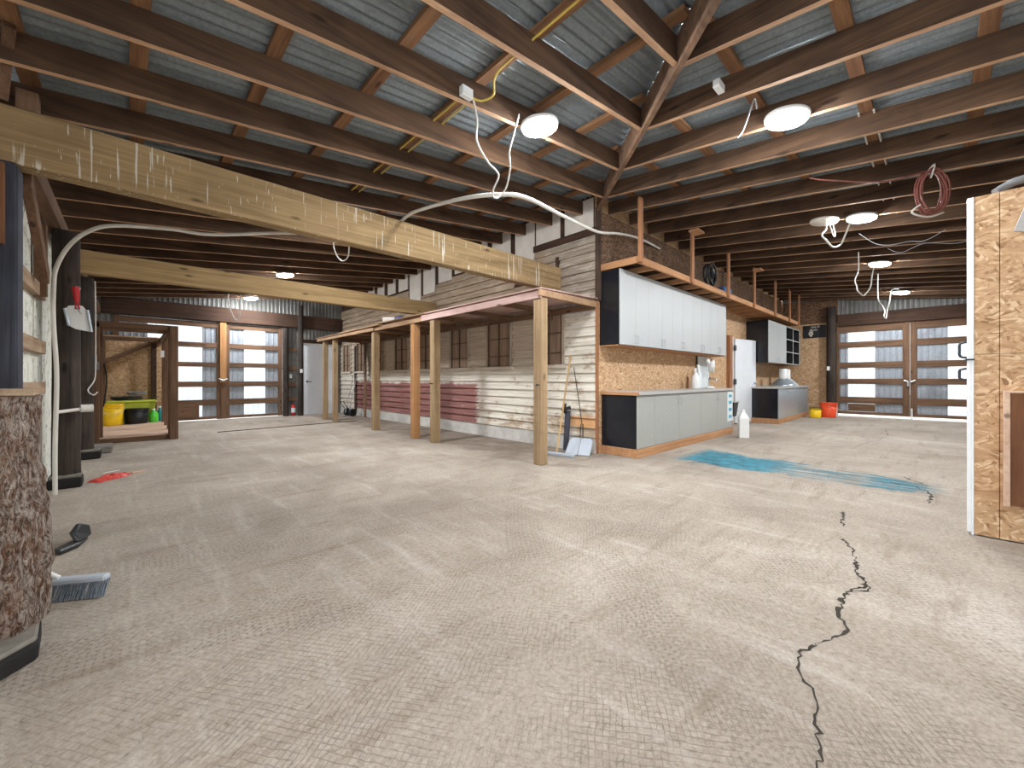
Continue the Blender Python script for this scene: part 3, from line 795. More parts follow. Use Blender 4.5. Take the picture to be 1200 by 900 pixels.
# ------------------------------------------------------------------ lean-to canopy in front of the clapboards
ct = thing('lean_to_canopy', 'low board canopy on square wooden posts along the clapboard wall', 'canopy', (3.83, 3.5, 0))
PY = [(3.50, 'post'), (5.97, 'post'), (6.64, 'post_or'), (8.30, 'post'), (10.66, 'post'), (11.38, 'post')]
def cz(y): return 2.14 if y < 4 else 2.11
for i, (y, mt) in enumerate(PY):
    w_ = .066 if i < 4 else .055
    o = MB().box(3.83 - w_, 3.83 + w_, y - w_, y + w_, 0, cz(y)).build('post', M[mt], ct, bevel=.006)
    if mt == 'post_or': o['label'] = 'orange newer looking post'
MB().tube([(3.77, 3.47, 1.02), (3.70, 3.45, 1.03), (3.69, 3.45, 1.0)], .009, 6).build('nail_hook', M['dkmetal'], ct)
MB().tube([(3.77, 5.95, 1.02), (3.70, 5.93, 1.02)], .008, 6).build('nail_hook', M['dkmetal'], ct)
def deck(name, y0, y1, zf, zb, th, mat, x0=3.72, x1=4.96):
    return MB().hexa([(x0, y0, zf), (x1, y0, zb), (x1, y1, zb), (x0, y1, zf), (x0, y0, zf + th), (x1, y0, zb + th), (x1, y1, zb + th), (x0, y1, zf + th)]).build(name, mat, ct, bevel=.002)
deck('deck_board', 3.40, 6.15, 2.235, 2.27, .018, M['pinkboard'])
deck('deck_board', 5.75, 8.55, 2.255, 2.27, .016, M['deck'], 3.76)
deck('deck_board', 7.9, 10.2, 2.21, 2.25, .02, M['deck'], 3.70)
deck('deck_board', 9.7, 11.75, 2.20, 2.245, .018, M['deck'], 3.70)
MB().box(3.745, 3.765, 3.42, 6.30, 2.125, 2.225).build('fascia', M['pinkboard'], ct, bevel=.003)
MB().box(3.755, 3.775, 6.26, 8.6, 2.12, 2.20).build('fascia', M['deck'], ct, bevel=.003)
MB().box(3.72, 3.755, 8.2, 11.72, 2.12, 2.185).build('fascia', M['deck'], ct, bevel=.003)
MB().box(3.72, 4.95, 3.41, 3.445, 2.15, 2.235).build('end_board', M['deck'], ct, bevel=.003)
for y in (4.3, 5.2, 6.05, 6.95, 7.7, 8.4, 9.3, 10.2, 10.9, 11.6):
    MB().box(3.78, 4.96, y - .02, y + .02, 2.15, 2.22).build('joist', M['frame_x'], ct)
MB().box(4.90, 4.955, 3.45, 11.7, 2.12, 2.20).build('ledger', M['frame_y'], ct)
# things lying on the canopy
def pipe(a, b, r, mat, name, label, cat):
    a = Vector(a); b = Vector(b); d = (b - a); L = d.length; ax = d.normalized()
    o = MB().lathe([(r * .8, 0), (r, 0), (r, L), (r * .8, L), (r * .8, .0)], a, 16, ax).build(name, mat)
    return tag(o, label, cat)
pipe((3.86, 8.00, 2.345), (4.55, 7.35, 2.352), .055, M['plaster'], 'white_pipe', 'thicker white pipe offcut lying on the canopy, open end showing', 'pipe')
pipe((4.15, 8.30, 2.338), (4.85, 7.6, 2.348), .05, M['silverblue'], 'white_pipe', 'pale pipe offcut lying behind the open ended one on the canopy', 'pipe')
tag(MB().box(3.85, 4.08, 7.30, 7.5, 2.285, 2.345).build('blue_case', M['blue'], bevel=.01), 'small blue case on the canopy beside the pipe offcuts', 'case')
tag(MB().bar((4.82, 11.12, .015), (4.90, 11.30, 2.1), .12, .03, (1,0,0)).build('leaning_plank', M['frame_z'], bevel=.003), 'brown plank standing on end against the red painted clapboards', 'board')

# ------------------------------------------------------------------ gates
def gate(name, label, along, o0, edges, rails, top, bottom, panels, mats, wall, sgn, post, hasp, group=None):
    """one gate leaf: edges = (start, end) along the wall; panels = [(a, b, clear?)]"""
    e0, e1 = edges
    loc = (e0, wall, bottom) if along == 'x' else (wall, e0, bottom)
    t = thing(name, label, 'gate', loc, group)
    def B(mb, a0, a1, d0, d1, z0, z1):
        d0, d1 = sorted((wall + sgn * d0, wall + sgn * d1))
        if along == 'x': mb.box(a0, a1, d0, d1, z0, z1)
        else: mb.box(d0, d1, a0, a1, z0, z1)
        return mb
    mr = M['frame_x' if along == 'x' else 'frame_y']
    for (s0, s1) in post:
        B(MB(), s0, s1, 0.0, .06, bottom, top).build('stile', M['frame_z'], t, bevel=.004)
    for (z0, z1) in rails:
        B(MB(), e0, e1, 0.012, .05, z0, z1).build('rail', mr, t, bevel=.004)
    for a0, a1, clear in panels:
        mb = MB()
        if along == 'x': mb.corr(frange(a0, a1, .012), lambda u: ((u, wall, bottom + .01), (u, wall, top)), (0, -sgn * -1, 0), .12, .010, True)
        else: mb.corr(frange(a0, a1, .012), lambda u: ((wall, u, bottom + .01), (wall, u, top)), (sgn, 0, 0), .12, .010, True)
        p_ = mb.build('clear_panel' if clear else 'metal_panel', M['clear'] if clear else M['gsheet'], t)
    return t
rl = [(2.47, 2.60), (1.93, 2.06), (1.42, 1.54), (.89, 1.03), (.40, .55), (0.03, .10)]
g1 = gate('gate_leaf', 'gate leaf of rails and ribbed panels beside the storage closet, nearer the white metal wall', 'x', 0, (-.30, 1.82), rl, 2.62, .02,
     [(-.30, .30, False), (.30, 1.385, True), (1.375, 1.80, False)], None, YF - .02, -1, [(-.30, -.20), (1.68, 1.80)], None, 'gates of the clapboard wing')
MB().box(.80, 1.30, YF - .085, YF - .07, .10, .42).build('patch_board', M['frame_x'], g1, bevel=.003)
MB().box(1.74, 1.88, YF - .13, YF - .085, 1.0, 2.62).build('orange_post', M['post_or'], g1, bevel=.004)
MB().tube([(1.72, YF - .14, 1.10), (1.80, YF - .16, 1.05), (1.90, YF - .14, 1.10)], .02, 8).build('latch', M['chrome'], g1)
g2 = gate('gate_leaf', 'gate leaf of rails and ribbed panels between the orange post and the first black pole', 'x', 0, (1.84, 3.24), rl, 2.62, .02,
     [(1.86, 2.30, False), (2.295, 2.825, True), (2.82, 3.22, False)], None, YF - .02, -1, [(1.83, 1.96), (3.15, 3.25)], None, 'gates of the clapboard wing')
rr_ = [(2.46, 2.66), (2.01, 2.18), (1.42, 1.585), (.95, 1.105), (.39, .575), (0.07, .15)]
g3 = gate('gate_leaf', 'gate leaf of rails and ribbed panels next to the black pole by the orange bucket', 'y', 0, (.47, 2.0), rr_, 2.66, .07,
     [(1.77, 1.99, False), (1.165, 1.775, True), (.50, 1.17, False)], None, XF - .03, -1, [(.47, .61), (1.96, 2.02)], None, 'gates of the cabinet wing')
g4 = gate('gate_leaf', 'gate leaf of rails and ribbed panels partly hidden by the white trimmed partition', 'y', 0, (-1.2, .46), rr_, 2.66, .07,
     [(-.23, .44, False), (-.85, -.225, True), (-1.2, -.845, False)], None, XF - .03, -1, [(.33, .465), (-1.2, -1.1)], None, 'gates of the cabinet wing')
MB().tube([(XF - .11, .58, 1.06), (XF - .13, .50, 1.02)], .02, 8).tube([(XF - .13, .505, 1.03), (XF - .13, .505, .9)], .028, 8).build('hasp', M['chrome'], g3)
MB().tube([(XF - .13, .44, 1.02), (XF - .11, .36, 1.06)], .02, 8).build('catch', M['chrome'], g4)
MB().tube([(XF - .115, .43, .30), (XF - .115, .43, .01)], .018, 8).build('drop_bolt', M['white'], g4)
MB().box(XF - .085, XF - .055, 1.17, 1.76, .16, .38).build('kick_board', M['frame_y'], g3, bevel=.003)

MB().box(XF - .105, XF - .092, .4665, .575, .07, 2.66).build('astragal', M['frame_z'], g3, bevel=.003)
MB().box(1.765, 1.875, YF - .095, YF - .081, .02, 1.0).build('astragal', M['frame_z'], g1, bevel=.003)
# black poles of the far walls
tag(bumpy([(.075, 0), (.07, 2.6)], (3.33, YF - .12, 0), 16, .03, 8).build('pole', M['pole']), 'black pole at the gate edge, left neighbour of the fire extinguisher', 'post')
tag(bumpy([(.075, 0), (.07, 3.3)], (3.70, YF - .24, 0), 16, .03, 9).build('pole', M['pole']), 'black pole at the edge of the white door, reaching the rafters', 'post')
tag(bumpy([(.115, 0), (.11, 3.25)], (XF - .16, 2.14, 0), 18, .03, 10).build('pole', M['pole']), 'thick black pole beside the cabinet wing gate, orange bucket at its foot', 'post')
for zz in (1.98, 1.42, .93, .5):
    o = MB().box(3.41, 3.62, YF - .07, YF - .03, zz - .06, zz + .06).build('blocking_board', M['frame_x'], bevel=.003)
    tag(o, 'short brown blocking between the two black poles, %s' % {1.98: 'topmost of four', 1.42: 'second from the top', .93: 'third from the top', .5: 'lowest, above the fire extinguisher'}[zz], 'board', 'blocking between the poles')
# doors
d1 = MB().box(3.83, 4.76, YF - .05, YF, 0.01, 2.15).build('door_1', M['whitedoor'], bevel=.006, kind='structure')
MB().lathe([(.028, 0), (.028, .012), (.012, .02), (.012, .05)], (3.93, YF - .05, 1.02), 16, (0,-1,0)).bar((3.92, YF - .10, 1.02), (4.05, YF - .10, 1.01), .02, .02).build('door_handle', M['dkmetal'], d1)
MB().box(3.78, 3.83, YF - .06, YF, 0, 2.2).box(4.76, 4.80, YF - .06, YF, 0, 2.2).box(3.78, 4.80, YF - .06, YF, 2.15, 2.2).build('frame', M['white'], d1)
MB().box(3.78, 4.95, YF - .11, YF - .05, 2.20, 2.30).build('header', M['dkframe_x'], d1)
# fire extinguisher
fe = thing('fire_extinguisher', 'small red fire extinguisher with white label between the two black poles', 'fire extinguisher', (3.52, YF - .16, 0))
MB().lathe([(.0, .02), (.055, .02), (.06, .04), (.06, .27), (.045, .32), (.02, .34), (.0, .34)], (3.52, YF - .16, 0), 20).build('cylinder', M['red'], fe)
MB().lathe([(.061, .10), (.061, .24)], (3.52, YF - .16, 0), 20).build('label_band', M['paper'], fe)
MB().lathe([(.02, .34), (.02, .38), (.0, .38)], (3.52, YF - .16, 0), 12).bar((3.52, YF - .16, .39), (3.44, YF - .2, .41), .02, .012).build('valve', M['black'], fe)
tag(MB().box(3.66, 3.73, YF - .335, YF - .31, 1.28, 1.39).build('wall_switch', M['white'], bevel=.004), 'white switch box on the black pole beside the white door', 'switch')
tag(MB().box(3.44, 3.50, YF - .10, YF - .07, 1.12, 1.24).build('outlet_box', M['white'], bevel=.004), 'white outlet box between the two black poles', 'outlet')
tag(MB().box(XF - .295, XF - .27, 2.16, 2.23, 1.35, 1.47).build('wall_switch', M['white'], bevel=.004), 'white switch on the thick black pole by the orange bucket', 'switch')
tag(MB().lathe([(.0, 0), (.05, .0), (.06, .02), (.06, .05), (.0, .06)], (4.2, YF - .06, 2.78), 14, (0,-1,0)).build('flood_light', M['dkmetal']), 'small dark floodlight on the far wall above the white door', 'light')

# ------------------------------------------------------------------ storage closet
sc = thing('storage_closet', 'open fronted wooden storage closet with raised floor and particle board back', 'closet', (.06, 9.7, 0))
for (x0, x1, y0, y1) in ((-.50, -.38, 9.60, 9.64), (-.42, -.34, 9.70, 9.74), (.515, .635, 9.56, 9.60), (.50, .54, 9.64, 9.74), (-.50, -.42, 13.1, 13.2)):
    MB().box(x0, x1, y0, y1, 0, 2.06).build('stud', M['frame_z'], sc, bevel=.003)
for y in (10.5, 11.4, 12.3):
    MB().box(.52, .60, y - .02, y + .02, 0, 2.0).build('stud', M['frame_z'], sc, bevel=.003)
MB().box(-.50, .635, 9.60, 9.64, 1.97, 2.07).build('header', M['frame_x'], sc, bevel=.003)
MB().box(-.48, .60, 9.9, 9.94, 1.94, 2.02).build('header', M['frame_x'], sc, bevel=.003)
MB().box(-.48, .60, 12.6, 12.64, 1.96, 2.05).build('header', M['frame_x'], sc, bevel=.003)
MB().box(.50, .60, 9.6, 13.2, 1.96, 2.06).build('top_plate', M['frame_y'], sc, bevel=.003)
MB().box(-.50, .62, 13.22, 13.24, 0, 2.12).build('back_panel', M['osb_y'], sc)
MB().box(.36, .46, 13.1, 13.2, 0.1, 2.1).build('stud', M['dkframe_y'], sc)
MB().bar((-.45, 13.18, 1.50), (.38, 13.18, 1.98), .03, .09).build('brace', M['frame_x'], sc)
MB().box(-.42, .53, 9.66, 9.70, 0.005, .082).build('platform_fascia', M['frame_x'], sc, bevel=.003)
MB().box(-.46, .56, 9.66, 13.2, .082, .105).build('platform', M['platform'], sc, bevel=.003)
def bucket(name, label, c, r0, r1, h, mat, bail=True, rim=None, n=24):
    t = thing(name, label, 'bucket', c)
    MB().lathe([(0, 0), (r0, 0), (r0 + .004, .01), (r1, h), (r1 - .006, h), (r0 - .006, .02), (0, .02)], c, n).build('body', mat, t)
    mb = MB()
    for f in (.82, .9, .985): mb.lathe([(r0 + (r1 - r0) * f, h * f - .004), (r1 + .010, h * f - .004), (r1 + .010, h * f + .006), (r0 + (r1 - r0) * f, h * f + .006)], c, n)
    mb.build('rim', rim or mat, t)
    if bail:
        pts = [(c[0] - .0 + (r1 + .012) * math.cos(a_), c[1] - .07 * math.sin(a_) - (r1 + .0) * math.sin(a_), c[2] + h * .82 - .13 * math.sin(a_)) for a_ in [PI * i / 14 for i in range(15)]]
        MB().tube(pts, .004, 6).build('bail_handle', M['cable'], t)
    return t
bucket('bucket', 'yellow bucket with bail handle on the storage closet floor', (-.28, 12.15, .107), .155, .178, .46, M['yellow'])
bucket('tub', 'black round tub beside the yellow bucket in the storage closet', (.09, 12.3, .107), .185, .215, .33, M['black'], False)
tt = thing('storage_tote', 'lime green tote with lid behind the black tub in the storage closet', 'tote', (.06, 12.85, .107))
MB().hexa([(-.32,12.66,.107),(.38,12.66,.107),(.38,13.05,.107),(-.32,13.05,.107),(-.37,12.61,.55),(.43,12.61,.55),(.43,13.08,.55),(-.37,13.08,.55)]).build('body', M['lime'], tt, bevel=.015)
MB().box(-.40, .45, 12.59, 13.09, .551, .60).build('lid', M['lime'], tt, bevel=.015)
tg = thing('green_jug', 'bright green jug beside the black tub in the storage closet', 'jug', (.36, 12.4, .107))
MB().lathe([(0, 0), (.08, 0), (.085, .02), (.085, .20), (.03, .26), (.03, .28), (0, .28)], (.385, 12.42, .107), 20).build('body', M['green'], tg)
MB().lathe([(.032, .275), (.032, .305), (0, .305)], (.385, 12.42, .107), 14).build('cap', M['white'], tg)
tb = thing('teal_bottle', 'teal bottle with white cap by the right studs of the storage closet', 'bottle', (.46, 12.62, .107))
MB().lathe([(0, 0), (.05, 0), (.055, .02), (.055, .22), (.025, .28), (.022, .32), (0, .32)], (.50, 12.58, .107), 18).build('body', M['teal'], tb)
MB().lathe([(.026, .315), (.026, .35), (0, .35)], (.50, 12.58, .107), 12).build('cap', M['white'], tb)
rnd = random.Random(4)
def coil(c, r, n, th, mat, name, label, cat, squash=1.0, axis='z'):
    pts = []
    for i in range(n * 18 + 1):
        a_ = 2 * PI * i / 18; rr = r * (1 + .12 * math.sin(i * .37) + rnd.uniform(-.05, .05))
        u, v, w_ = rr * math.cos(a_), rr * math.sin(a_) * squash, .05 * math.sin(i * .23) + rnd.uniform(-.006, .006)
        pts.append((c[0] + u, c[1] + v, c[2] + w_ * .5) if axis == 'z' else (c[0] + u, c[1] + w_, c[2] + v))
    return tag(MB().tube(pts, th, 7).build(name, mat), label, cat)
coil((-.08, 12.83, .655), .24, 4, .018, M['black'], 'hose_coil', 'dark hose coil heaped on the lime tote in the storage closet', 'hose', .7)
coil((.10, 12.85, .765), .15, 3, .016, M['grey_cable'], 'cord_coil', 'light grey cord bundle on top of the dark hose coil', 'cord', .8)
tag(MB().tube(spline([(-.36, 9.78, 1.38), (-.32, 9.80, 1.30), (-.30, 9.82, 1.1), (-.31, 9.84, .9), (-.34, 9.86, .62)]), .010, 7).build('hanging_hose', M['black']), 'black hose hanging down the left stud of the storage closet', 'hose')
jx = thing('junction_box', 'small white box on the right studs of the storage closet', 'outlet', (.50, 11.38, 1.6))
MB().box(.46, .518, 11.30, 11.37, 1.56, 1.70).build('body', M['white'], jx, bevel=.004)
jx2 = tag(MB().box(-.46, -.38, 9.575, 9.597, 1.25, 1.38).build('outlet_box', M['grey_cable'], bevel=.004), 'grey outlet box on the left front board of the storage closet', 'outlet')

# ------------------------------------------------------------------ cabinets
def pull(mb, x, y, z0, z1):
    mb.tube(spline([(x, y, z0), (x, y - .028, z0 + .006), (x, y - .030, (z0 + z1) / 2), (x, y - .028, z1 - .006), (x, y, z1)], 3), .0045, 6); return mb
def base_unit(x0, x1, seams, label, endblack=False, yf=2.83, z0=.12, z1=.868, group='grey base cabinets', pulls=()):
    t = thing('base_cabinet', label, 'cabinet', (x0, yf, 0), group)
    MB().box(x0, x1, yf + .02, CY - .005, z0, z1).build('body', M['black_cab'], t, bevel=.002)
    ed = [x0] + list(seams) + [x1]
    for i, (a, b) in enumerate(zip(ed[:-1], ed[1:])):
        d = MB().box(a + .003, b - .003, yf, yf + .018, z0 + .004, z1 - .004).build('door', M['speck_cab'], t, bevel=.002)
        for px in pulls[i:i+1]:
            if px is not None: pull(MB(), px, yf, z1 - .17, z1 - .07).build('handle', M['chrome'], d)
    return t
base_unit(5.08, 5.57, (), 'grey single door base cabinet with black side panel at the building corner')
base_unit(5.57, 7.25, (6.38,), 'grey double door base cabinet, middle unit below the long wall cabinets', pulls=(6.33, 6.43))
base_unit(7.25, 8.84, (8.05,), 'grey double door base cabinet below the sink at the white door end', pulls=(8.0, 8.10))
tag(MB().box(5.06, 8.86, 2.815, CY - .004, 0.0, .118).build('cabinet_plinth', M['clean_x'], bevel=.004), 'raw lumber plinth under the row of three grey base cabinets', 'plinth')
wt = thing('worktop', 'long grey worktop over the three grey base cabinets', 'worktop', (6.9, 3.1, .87))
MB().box(5.07, 8.87, 2.80, CY - .004, .870, .912).build('slab', M['grey_top'], wt, bevel=.004)
MB().box(5.055, 5.07, 2.80, CY - .004, .870, .912).build('edge_strip', M['clean_y'], wt)
UX = [5.03, 5.85, 6.675, 7.51, 8.37, 9.22]; UM = [5.458, 6.302, 7.076, 7.925, 8.783]
names = ['nearest the building corner, black side showing', 'second from the building corner', 'middle of the five', 'second from the white door', 'at the white door end over the sink']
for i in range(5):
    x0, x1 = UX[i], UX[i + 1]
    t = thing('wall_cabinet', 'tall grey double door wall cabinet, %s' % names[i], 'cabinet', (x0, 3.07, 1.59), 'grey wall cabinets in a row of five')
    MB().box(x0, x1, 3.09, CY - .005, 1.592, 2.672).build('body', M['black_cab'], t, bevel=.002)
    for a, b, px in ((x0, UM[i], UM[i] - .045), (UM[i], x1, UM[i] + .045)):
        d = MB().box(a + .002, b - .002, 3.07, 3.088, 1.594, 2.670).build('door', M['grey_cab'], t, bevel=.002)
        pull(MB(), px, 3.07, 1.63, 1.74).build('handle', M['chrome'], d)
    MB().box(x0, x1, 3.10, CY - .01, 1.578, 1.592).build('bottom_board', M['clean_x'], t)
ps = thing('taped_poster', 'pale poster with teal prints taped to the end of the grey base cabinets', 'poster', (8.845, 2.84, .55))
MB().box(8.56, 8.845, 2.822, 2.829, .26, .84).build('sheet', M['paper'], ps)
for z0 in (.32, .46, .60, .73): MB().box(8.62, 8.79, 2.820, 2.8225, z0, z0 + .06).build('print', M['tealprint'], ps)
# sink corner
MB().box(8.62, 9.20, CY - .012, CY - .001, .912, 1.57).build('splash_panel', M['paper']); tag(COL.objects[-1], 'pale splash panel on the wall behind the sink tap', 'panel')
tp = thing('sink_tap', 'small chrome tap at the white door end of the grey worktop', 'tap', (8.72, 3.22, .912))
MB().tube(spline([(8.72, 3.24, .912), (8.72, 3.24, 1.06), (8.72, 3.20, 1.10), (8.72, 3.10, 1.09), (8.72, 3.08, 1.05)], 4), .012, 8).build('spout', M['chrome'], tp)
MB().lathe([(.03, 0), (.03, .02), (.012, .03)], (8.72, 3.24, .912), 12).bar((8.72, 3.24, 1.09), (8.80, 3.24, 1.13), .015, .012).build('lever', M['dkmetal'], tp)
def jug(c, h, r, label, mat):
    t = thing('spray_bottle', label, 'bottle', c)
    MB().lathe([(0, 0), (r, 0), (r * 1.05, .015), (r, h * .55), (r * .35, h * .75), (r * .3, h * .82), (0, h * .82)], c, 18).build('body', mat, t)
    MB().box(c[0] - .05, c[0] + .03, c[1] - .015, c[1] + .015, c[2] + h * .82, c[2] + h).build('trigger', M['white'], t, bevel=.006)
    return t
jug((8.0, 3.22, .912), .40, .075, 'white jug with dark label, left of the clear bottle on the grey worktop', M['white'])
jug((8.25, 3.26, .912), .47, .06, 'clear white spray bottle between the white jug and the black drain pipe', M['paper'])
tag(MB().box(7.80, 7.85, 3.28, 3.31, .914, 1.14).build('dark_bottle', M['plywood'], bevel=.008), 'narrow dark brown bottle beside the white jug on the worktop', 'bottle')
tag(MB().tube(spline([(8.40, 3.36, 1.57), (8.41, 3.36, 1.3), (8.46, 3.35, 1.1), (8.50, 3.34, .915)], 4), .018, 8).build('drain_pipe', M['black']), 'black pipe running down the wall behind the sink', 'pipe')
pr_ = thing('paper_towel_roll', 'white paper towel roll hanging beneath the last wall cabinet', 'towel roll', (8.98, 3.27, 1.40))
MB().lathe([(.02, 0), (.065, 0), (.065, .26), (.02, .26), (.02, 0)], (8.95, 3.27, 1.25), 20).build('roll', M['white'], pr_)
MB().tube([(8.95, 3.27, 1.22), (8.95, 3.27, 1.575)], .012, 8).build('holder', M['cable'], pr_)
tag(MB().lathe([(.0, -.04), (.05, -.03), (.06, 0), (.05, .03), (0, .04)], (8.62, 3.22, 1.46), 14, (0, -1, .3)).build('work_lamp_head', M['white']), 'small white lamp head under the wall cabinet above the tap', 'lamp')

tag(MB().lathe([(0, 0), (.085, 0), (.085, .03), (.02, .045), (0, .045)], (8.42, 3.10, .912), 18).build('soap_dish', M['white']), 'low white dish on the worktop at the foot of the black pipe', 'dish')

# door to the old building, standing slightly open
MB().box(10.30, 10.48, 3.34, CY, 0, 2.14).build('trim_8', M['clean_z'], bevel=.004, kind='structure')
MB().box(10.48, 10.60, 3.36, CY, 0, 2.12).build('trim_9', M['white'], bevel=.004, kind='structure')
d2 = MB().hexa([(10.66,3.34,.02),(11.66,3.17,.02),(11.67,3.21,.02),(10.67,3.38,.02),(10.66,3.34,2.08),(11.66,3.17,2.08),(11.67,3.21,2.08),(10.67,3.38,2.08)]).build('door_2', M['whitedoor'], bevel=.004, kind='structure')
for zz in (1.85, 1.03):
    MB().box(10.56, 10.70, 3.325, 3.345, zz - .06, zz + .06).tube([(10.63, 3.33, zz - .07), (10.63, 3.33, zz + .07)], .012, 8).build('hinge', M['dkmetal'], d2)
MB().lathe([(.02, 0), (.02, .02), (.032, .03), (.032, .055), (0, .06)], (11.58, 3.185, 1.0), 14, (-.17,-.98,0)).build('door_knob', M['chrome'], d2)
bn = thing('waste_bin', 'grey bin hanging at the foot of the white door jamb, above the white jug', 'bin', (9.35, 2.98, .45))
MB().hexa([(9.22,2.93,.30),(9.42,2.93,.30),(9.42,3.10,.30),(9.22,3.10,.30),(9.18,2.90,.60),(9.47,2.90,.60),(9.47,3.12,.60),(9.18,3.12,.60)]).build('body', M['dkmetal'], bn, bevel=.01)
MB().box(9.165, 9.485, 2.885, 3.135, .60, .62).build('rim', M['grey_top'], bn, bevel=.006)
MB().tube([(9.33, 3.10, .62), (9.33, 3.36, .66)], .012, 6).build('bracket', M['dkmetal'], bn)
wj = thing('white_jug', 'tall white plastic jug with pointed shoulders on the floor by the white door', 'jug', (8.32, 2.47, 0))
a = math.radians(25)
def rot2(x, y): return (8.32 + x * math.cos(a) - y * math.sin(a), 2.47 + x * math.sin(a) + y * math.cos(a))
ring = lambda w_, d_, z_: [(*rot2(-w_, -d_), z_), (*rot2(w_, -d_), z_), (*rot2(w_, d_), z_), (*rot2(-w_, d_), z_)]
MB().hexa(ring(.11, .08, 0) + ring(.11, .08, .37)).hexa(ring(.11, .08, .37) + ring(.03, .03, .48)).build('body', M['white'], wj, bevel=.008)
MB().lathe([(.028, .48), (.028, .52), (0, .52)], (8.32, 2.47, 0), 12).build('cap', M['white'], wj)

# second cabinet group at the far end
base_unit2 = thing('base_cabinet', 'grey base cabinet with black side panel beyond the white door', 'cabinet', (11.45, 2.62, 0))
MB().box(11.45, 14.72, 2.64, CY - .005, .12, .855).build('body', M['black_cab'], base_unit2, bevel=.002)
for a_, b_ in ((11.45, 13.2), (13.2, 14.2), (14.2, 14.72)):
    d = MB().box(a_ + .004, b_ - .004, 2.62, 2.638, .124, .85).build('door', M['galv'], base_unit2, bevel=.002)
    pull(MB(), (a_ + b_) / 2, 2.62, .72, .80).build('handle', M['chrome'], d)
tag(MB().box(11.42, 14.75, 2.605, CY - .004, .0, .118).build('cabinet_plinth', M['clean_x'], bevel=.004), 'raw lumber plinth under the far base cabinet beyond the white door', 'plinth')
tag(MB().box(11.42, 14.76, 2.59, CY - .004, .857, .90).build('worktop', M['grey_top'], bevel=.004), 'grey worktop of the far base cabinet carrying two metal funnels', 'worktop')
w2 = thing('wall_cabinet', 'far grey wall cabinet with black side beyond the white door', 'cabinet', (11.74, 2.90, 1.52))
MB().box(11.74, 13.44, 2.92, CY - .005, 1.52, 2.60).build('body', M['black_cab'], w2, bevel=.002)
for a_, b_ in ((11.74, 12.6), (12.6, 13.44)):
    d = MB().box(a_ + .003, b_ - .003, 2.90, 2.918, 1.522, 2.60).build('door', M['grey_cab'], w2, bevel=.002)
    pull(MB(), b_ - .08 if a_ < 12 else a_ + .08, 2.90, 1.56, 1.66).build('handle', M['chrome'], d)
w3 = thing('cube_shelf', 'open black cube shelf with pale front edges beside the far wall cabinet', 'shelf', (13.46, 2.92, 1.52))
MB().box(13.46, 15.1, 3.38, CY - .005, 1.52, 2.60).build('back', M['black'], w3)
for xx in (13.46, 14.28, 15.08): MB().box(xx, xx + .025, 2.91, 3.38, 1.52, 2.60).build('divider', M['black'], w3); MB().box(xx - .005, xx + .03, 2.90, 2.91, 1.52, 2.60).build('front_edge', M['grey_cab'], w3)
for zz in (1.52, 1.86, 2.22, 2.575): MB().box(13.485, 15.08, 2.915, 3.38, zz, zz + .025).build('shelf_board', M['black'], w3); MB().box(13.49, 15.075, 2.902, 2.914, zz, zz + .025).build('front_edge', M['grey_cab'], w3)
for c, r, lab, col_ in (((13.2, 2.92, .90), .31, 'metal funnel hood with tall neck, nearer one on the far worktop', 'galv'), ((13.95, 3.0, .90), .30, 'bluish metal funnel hood standing behind the nearer one', 'silverblue')):
    t = thing('metal_funnel', lab, 'funnel', c, 'metal funnels on the far worktop')
    MB().lathe([(r, 0), (r, .03), (r * .92, .05), (.12, .20), (.10, .21)], c, 24).build('cone', M[col_], t)
    MB().lathe([(.10, .20), (.095, .48), (.085, .48), (.09, .20)], c, 18).build('neck', M['white'], t)
sg = thing('wall_sign', 'black sign with pale lettering and a round emblem on the far particle board', 'sign', (XF - .04, 2.55, 2.55))
MB().box(XF - .05, XF - .032, 2.28, 2.86, 2.37, 2.76).build('board', M['black'], sg, bevel=.002)
lt = MB(); rl_ = random.Random(2)
def glyphs(y0, y1, zc, h_, cnt):
    st_ = (y0 - y1) / cnt
    for i in range(cnt):
        a_ = y0 - st_ * i; b_ = a_ - st_ * .66
        lt.box(XF - .054, XF - .050, a_ - st_ * .16, a_, zc - h_, zc + h_)
        lt.box(XF - .054, XF - .050, b_, a_, zc + h_ * (.5 if i % 2 else -.1), zc + h_ * (.85 if i % 2 else .25))
        if i % 3: lt.box(XF - .054, XF - .050, b_, b_ + st_ * .16, zc - h_, zc + h_ * .9)
        else: lt.box(XF - .054, XF - .050, b_, a_, zc - h_, zc - h_ * .65)
glyphs(2.655, 2.525, 2.70, .028, 7); glyphs(2.51, 2.43, 2.71, .028, 4); glyphs(2.60, 2.49, 2.61, .026, 6)
lt.build('lettering', M['plaster'], sg)
MB().lathe([(0, .004), (.045, .004), (.045, 0)], (XF - .05, 2.655, 2.59), 20, (-1,0,0)).prism([(XF - .05, 2.71, 2.55), (XF - .05, 2.60, 2.55), (XF - .05, 2.60, 2.48), (XF - .05, 2.655, 2.40), (XF - .05, 2.71, 2.48)], (-.004, 0, 0)).build('emblem', M['plaster'], sg)
MB().lathe([(0, .006), (.02, .006), (.02, .004)], (XF - .05, 2.655, 2.595), 16, (-1,0,0)).bar((XF - .056, 2.69, 2.53), (XF - .056, 2.62, 2.46), .012, .004, (1,0,0)).bar((XF - .056, 2.62, 2.53), (XF - .056, 2.69, 2.46), .012, .004, (1,0,0)).build('emblem_mark', M['black'], sg)
bucket('bucket', 'orange red bucket standing at the foot of the thick black pole', (14.5, 2.10, 0), .17, .20, .42, M['orange'], True)
bucket('pail', 'small yellow pail between the far base cabinet and the orange bucket', (14.05, 2.33, 0), .13, .135, .30, M['yellow'], False, M['dkmetal'])
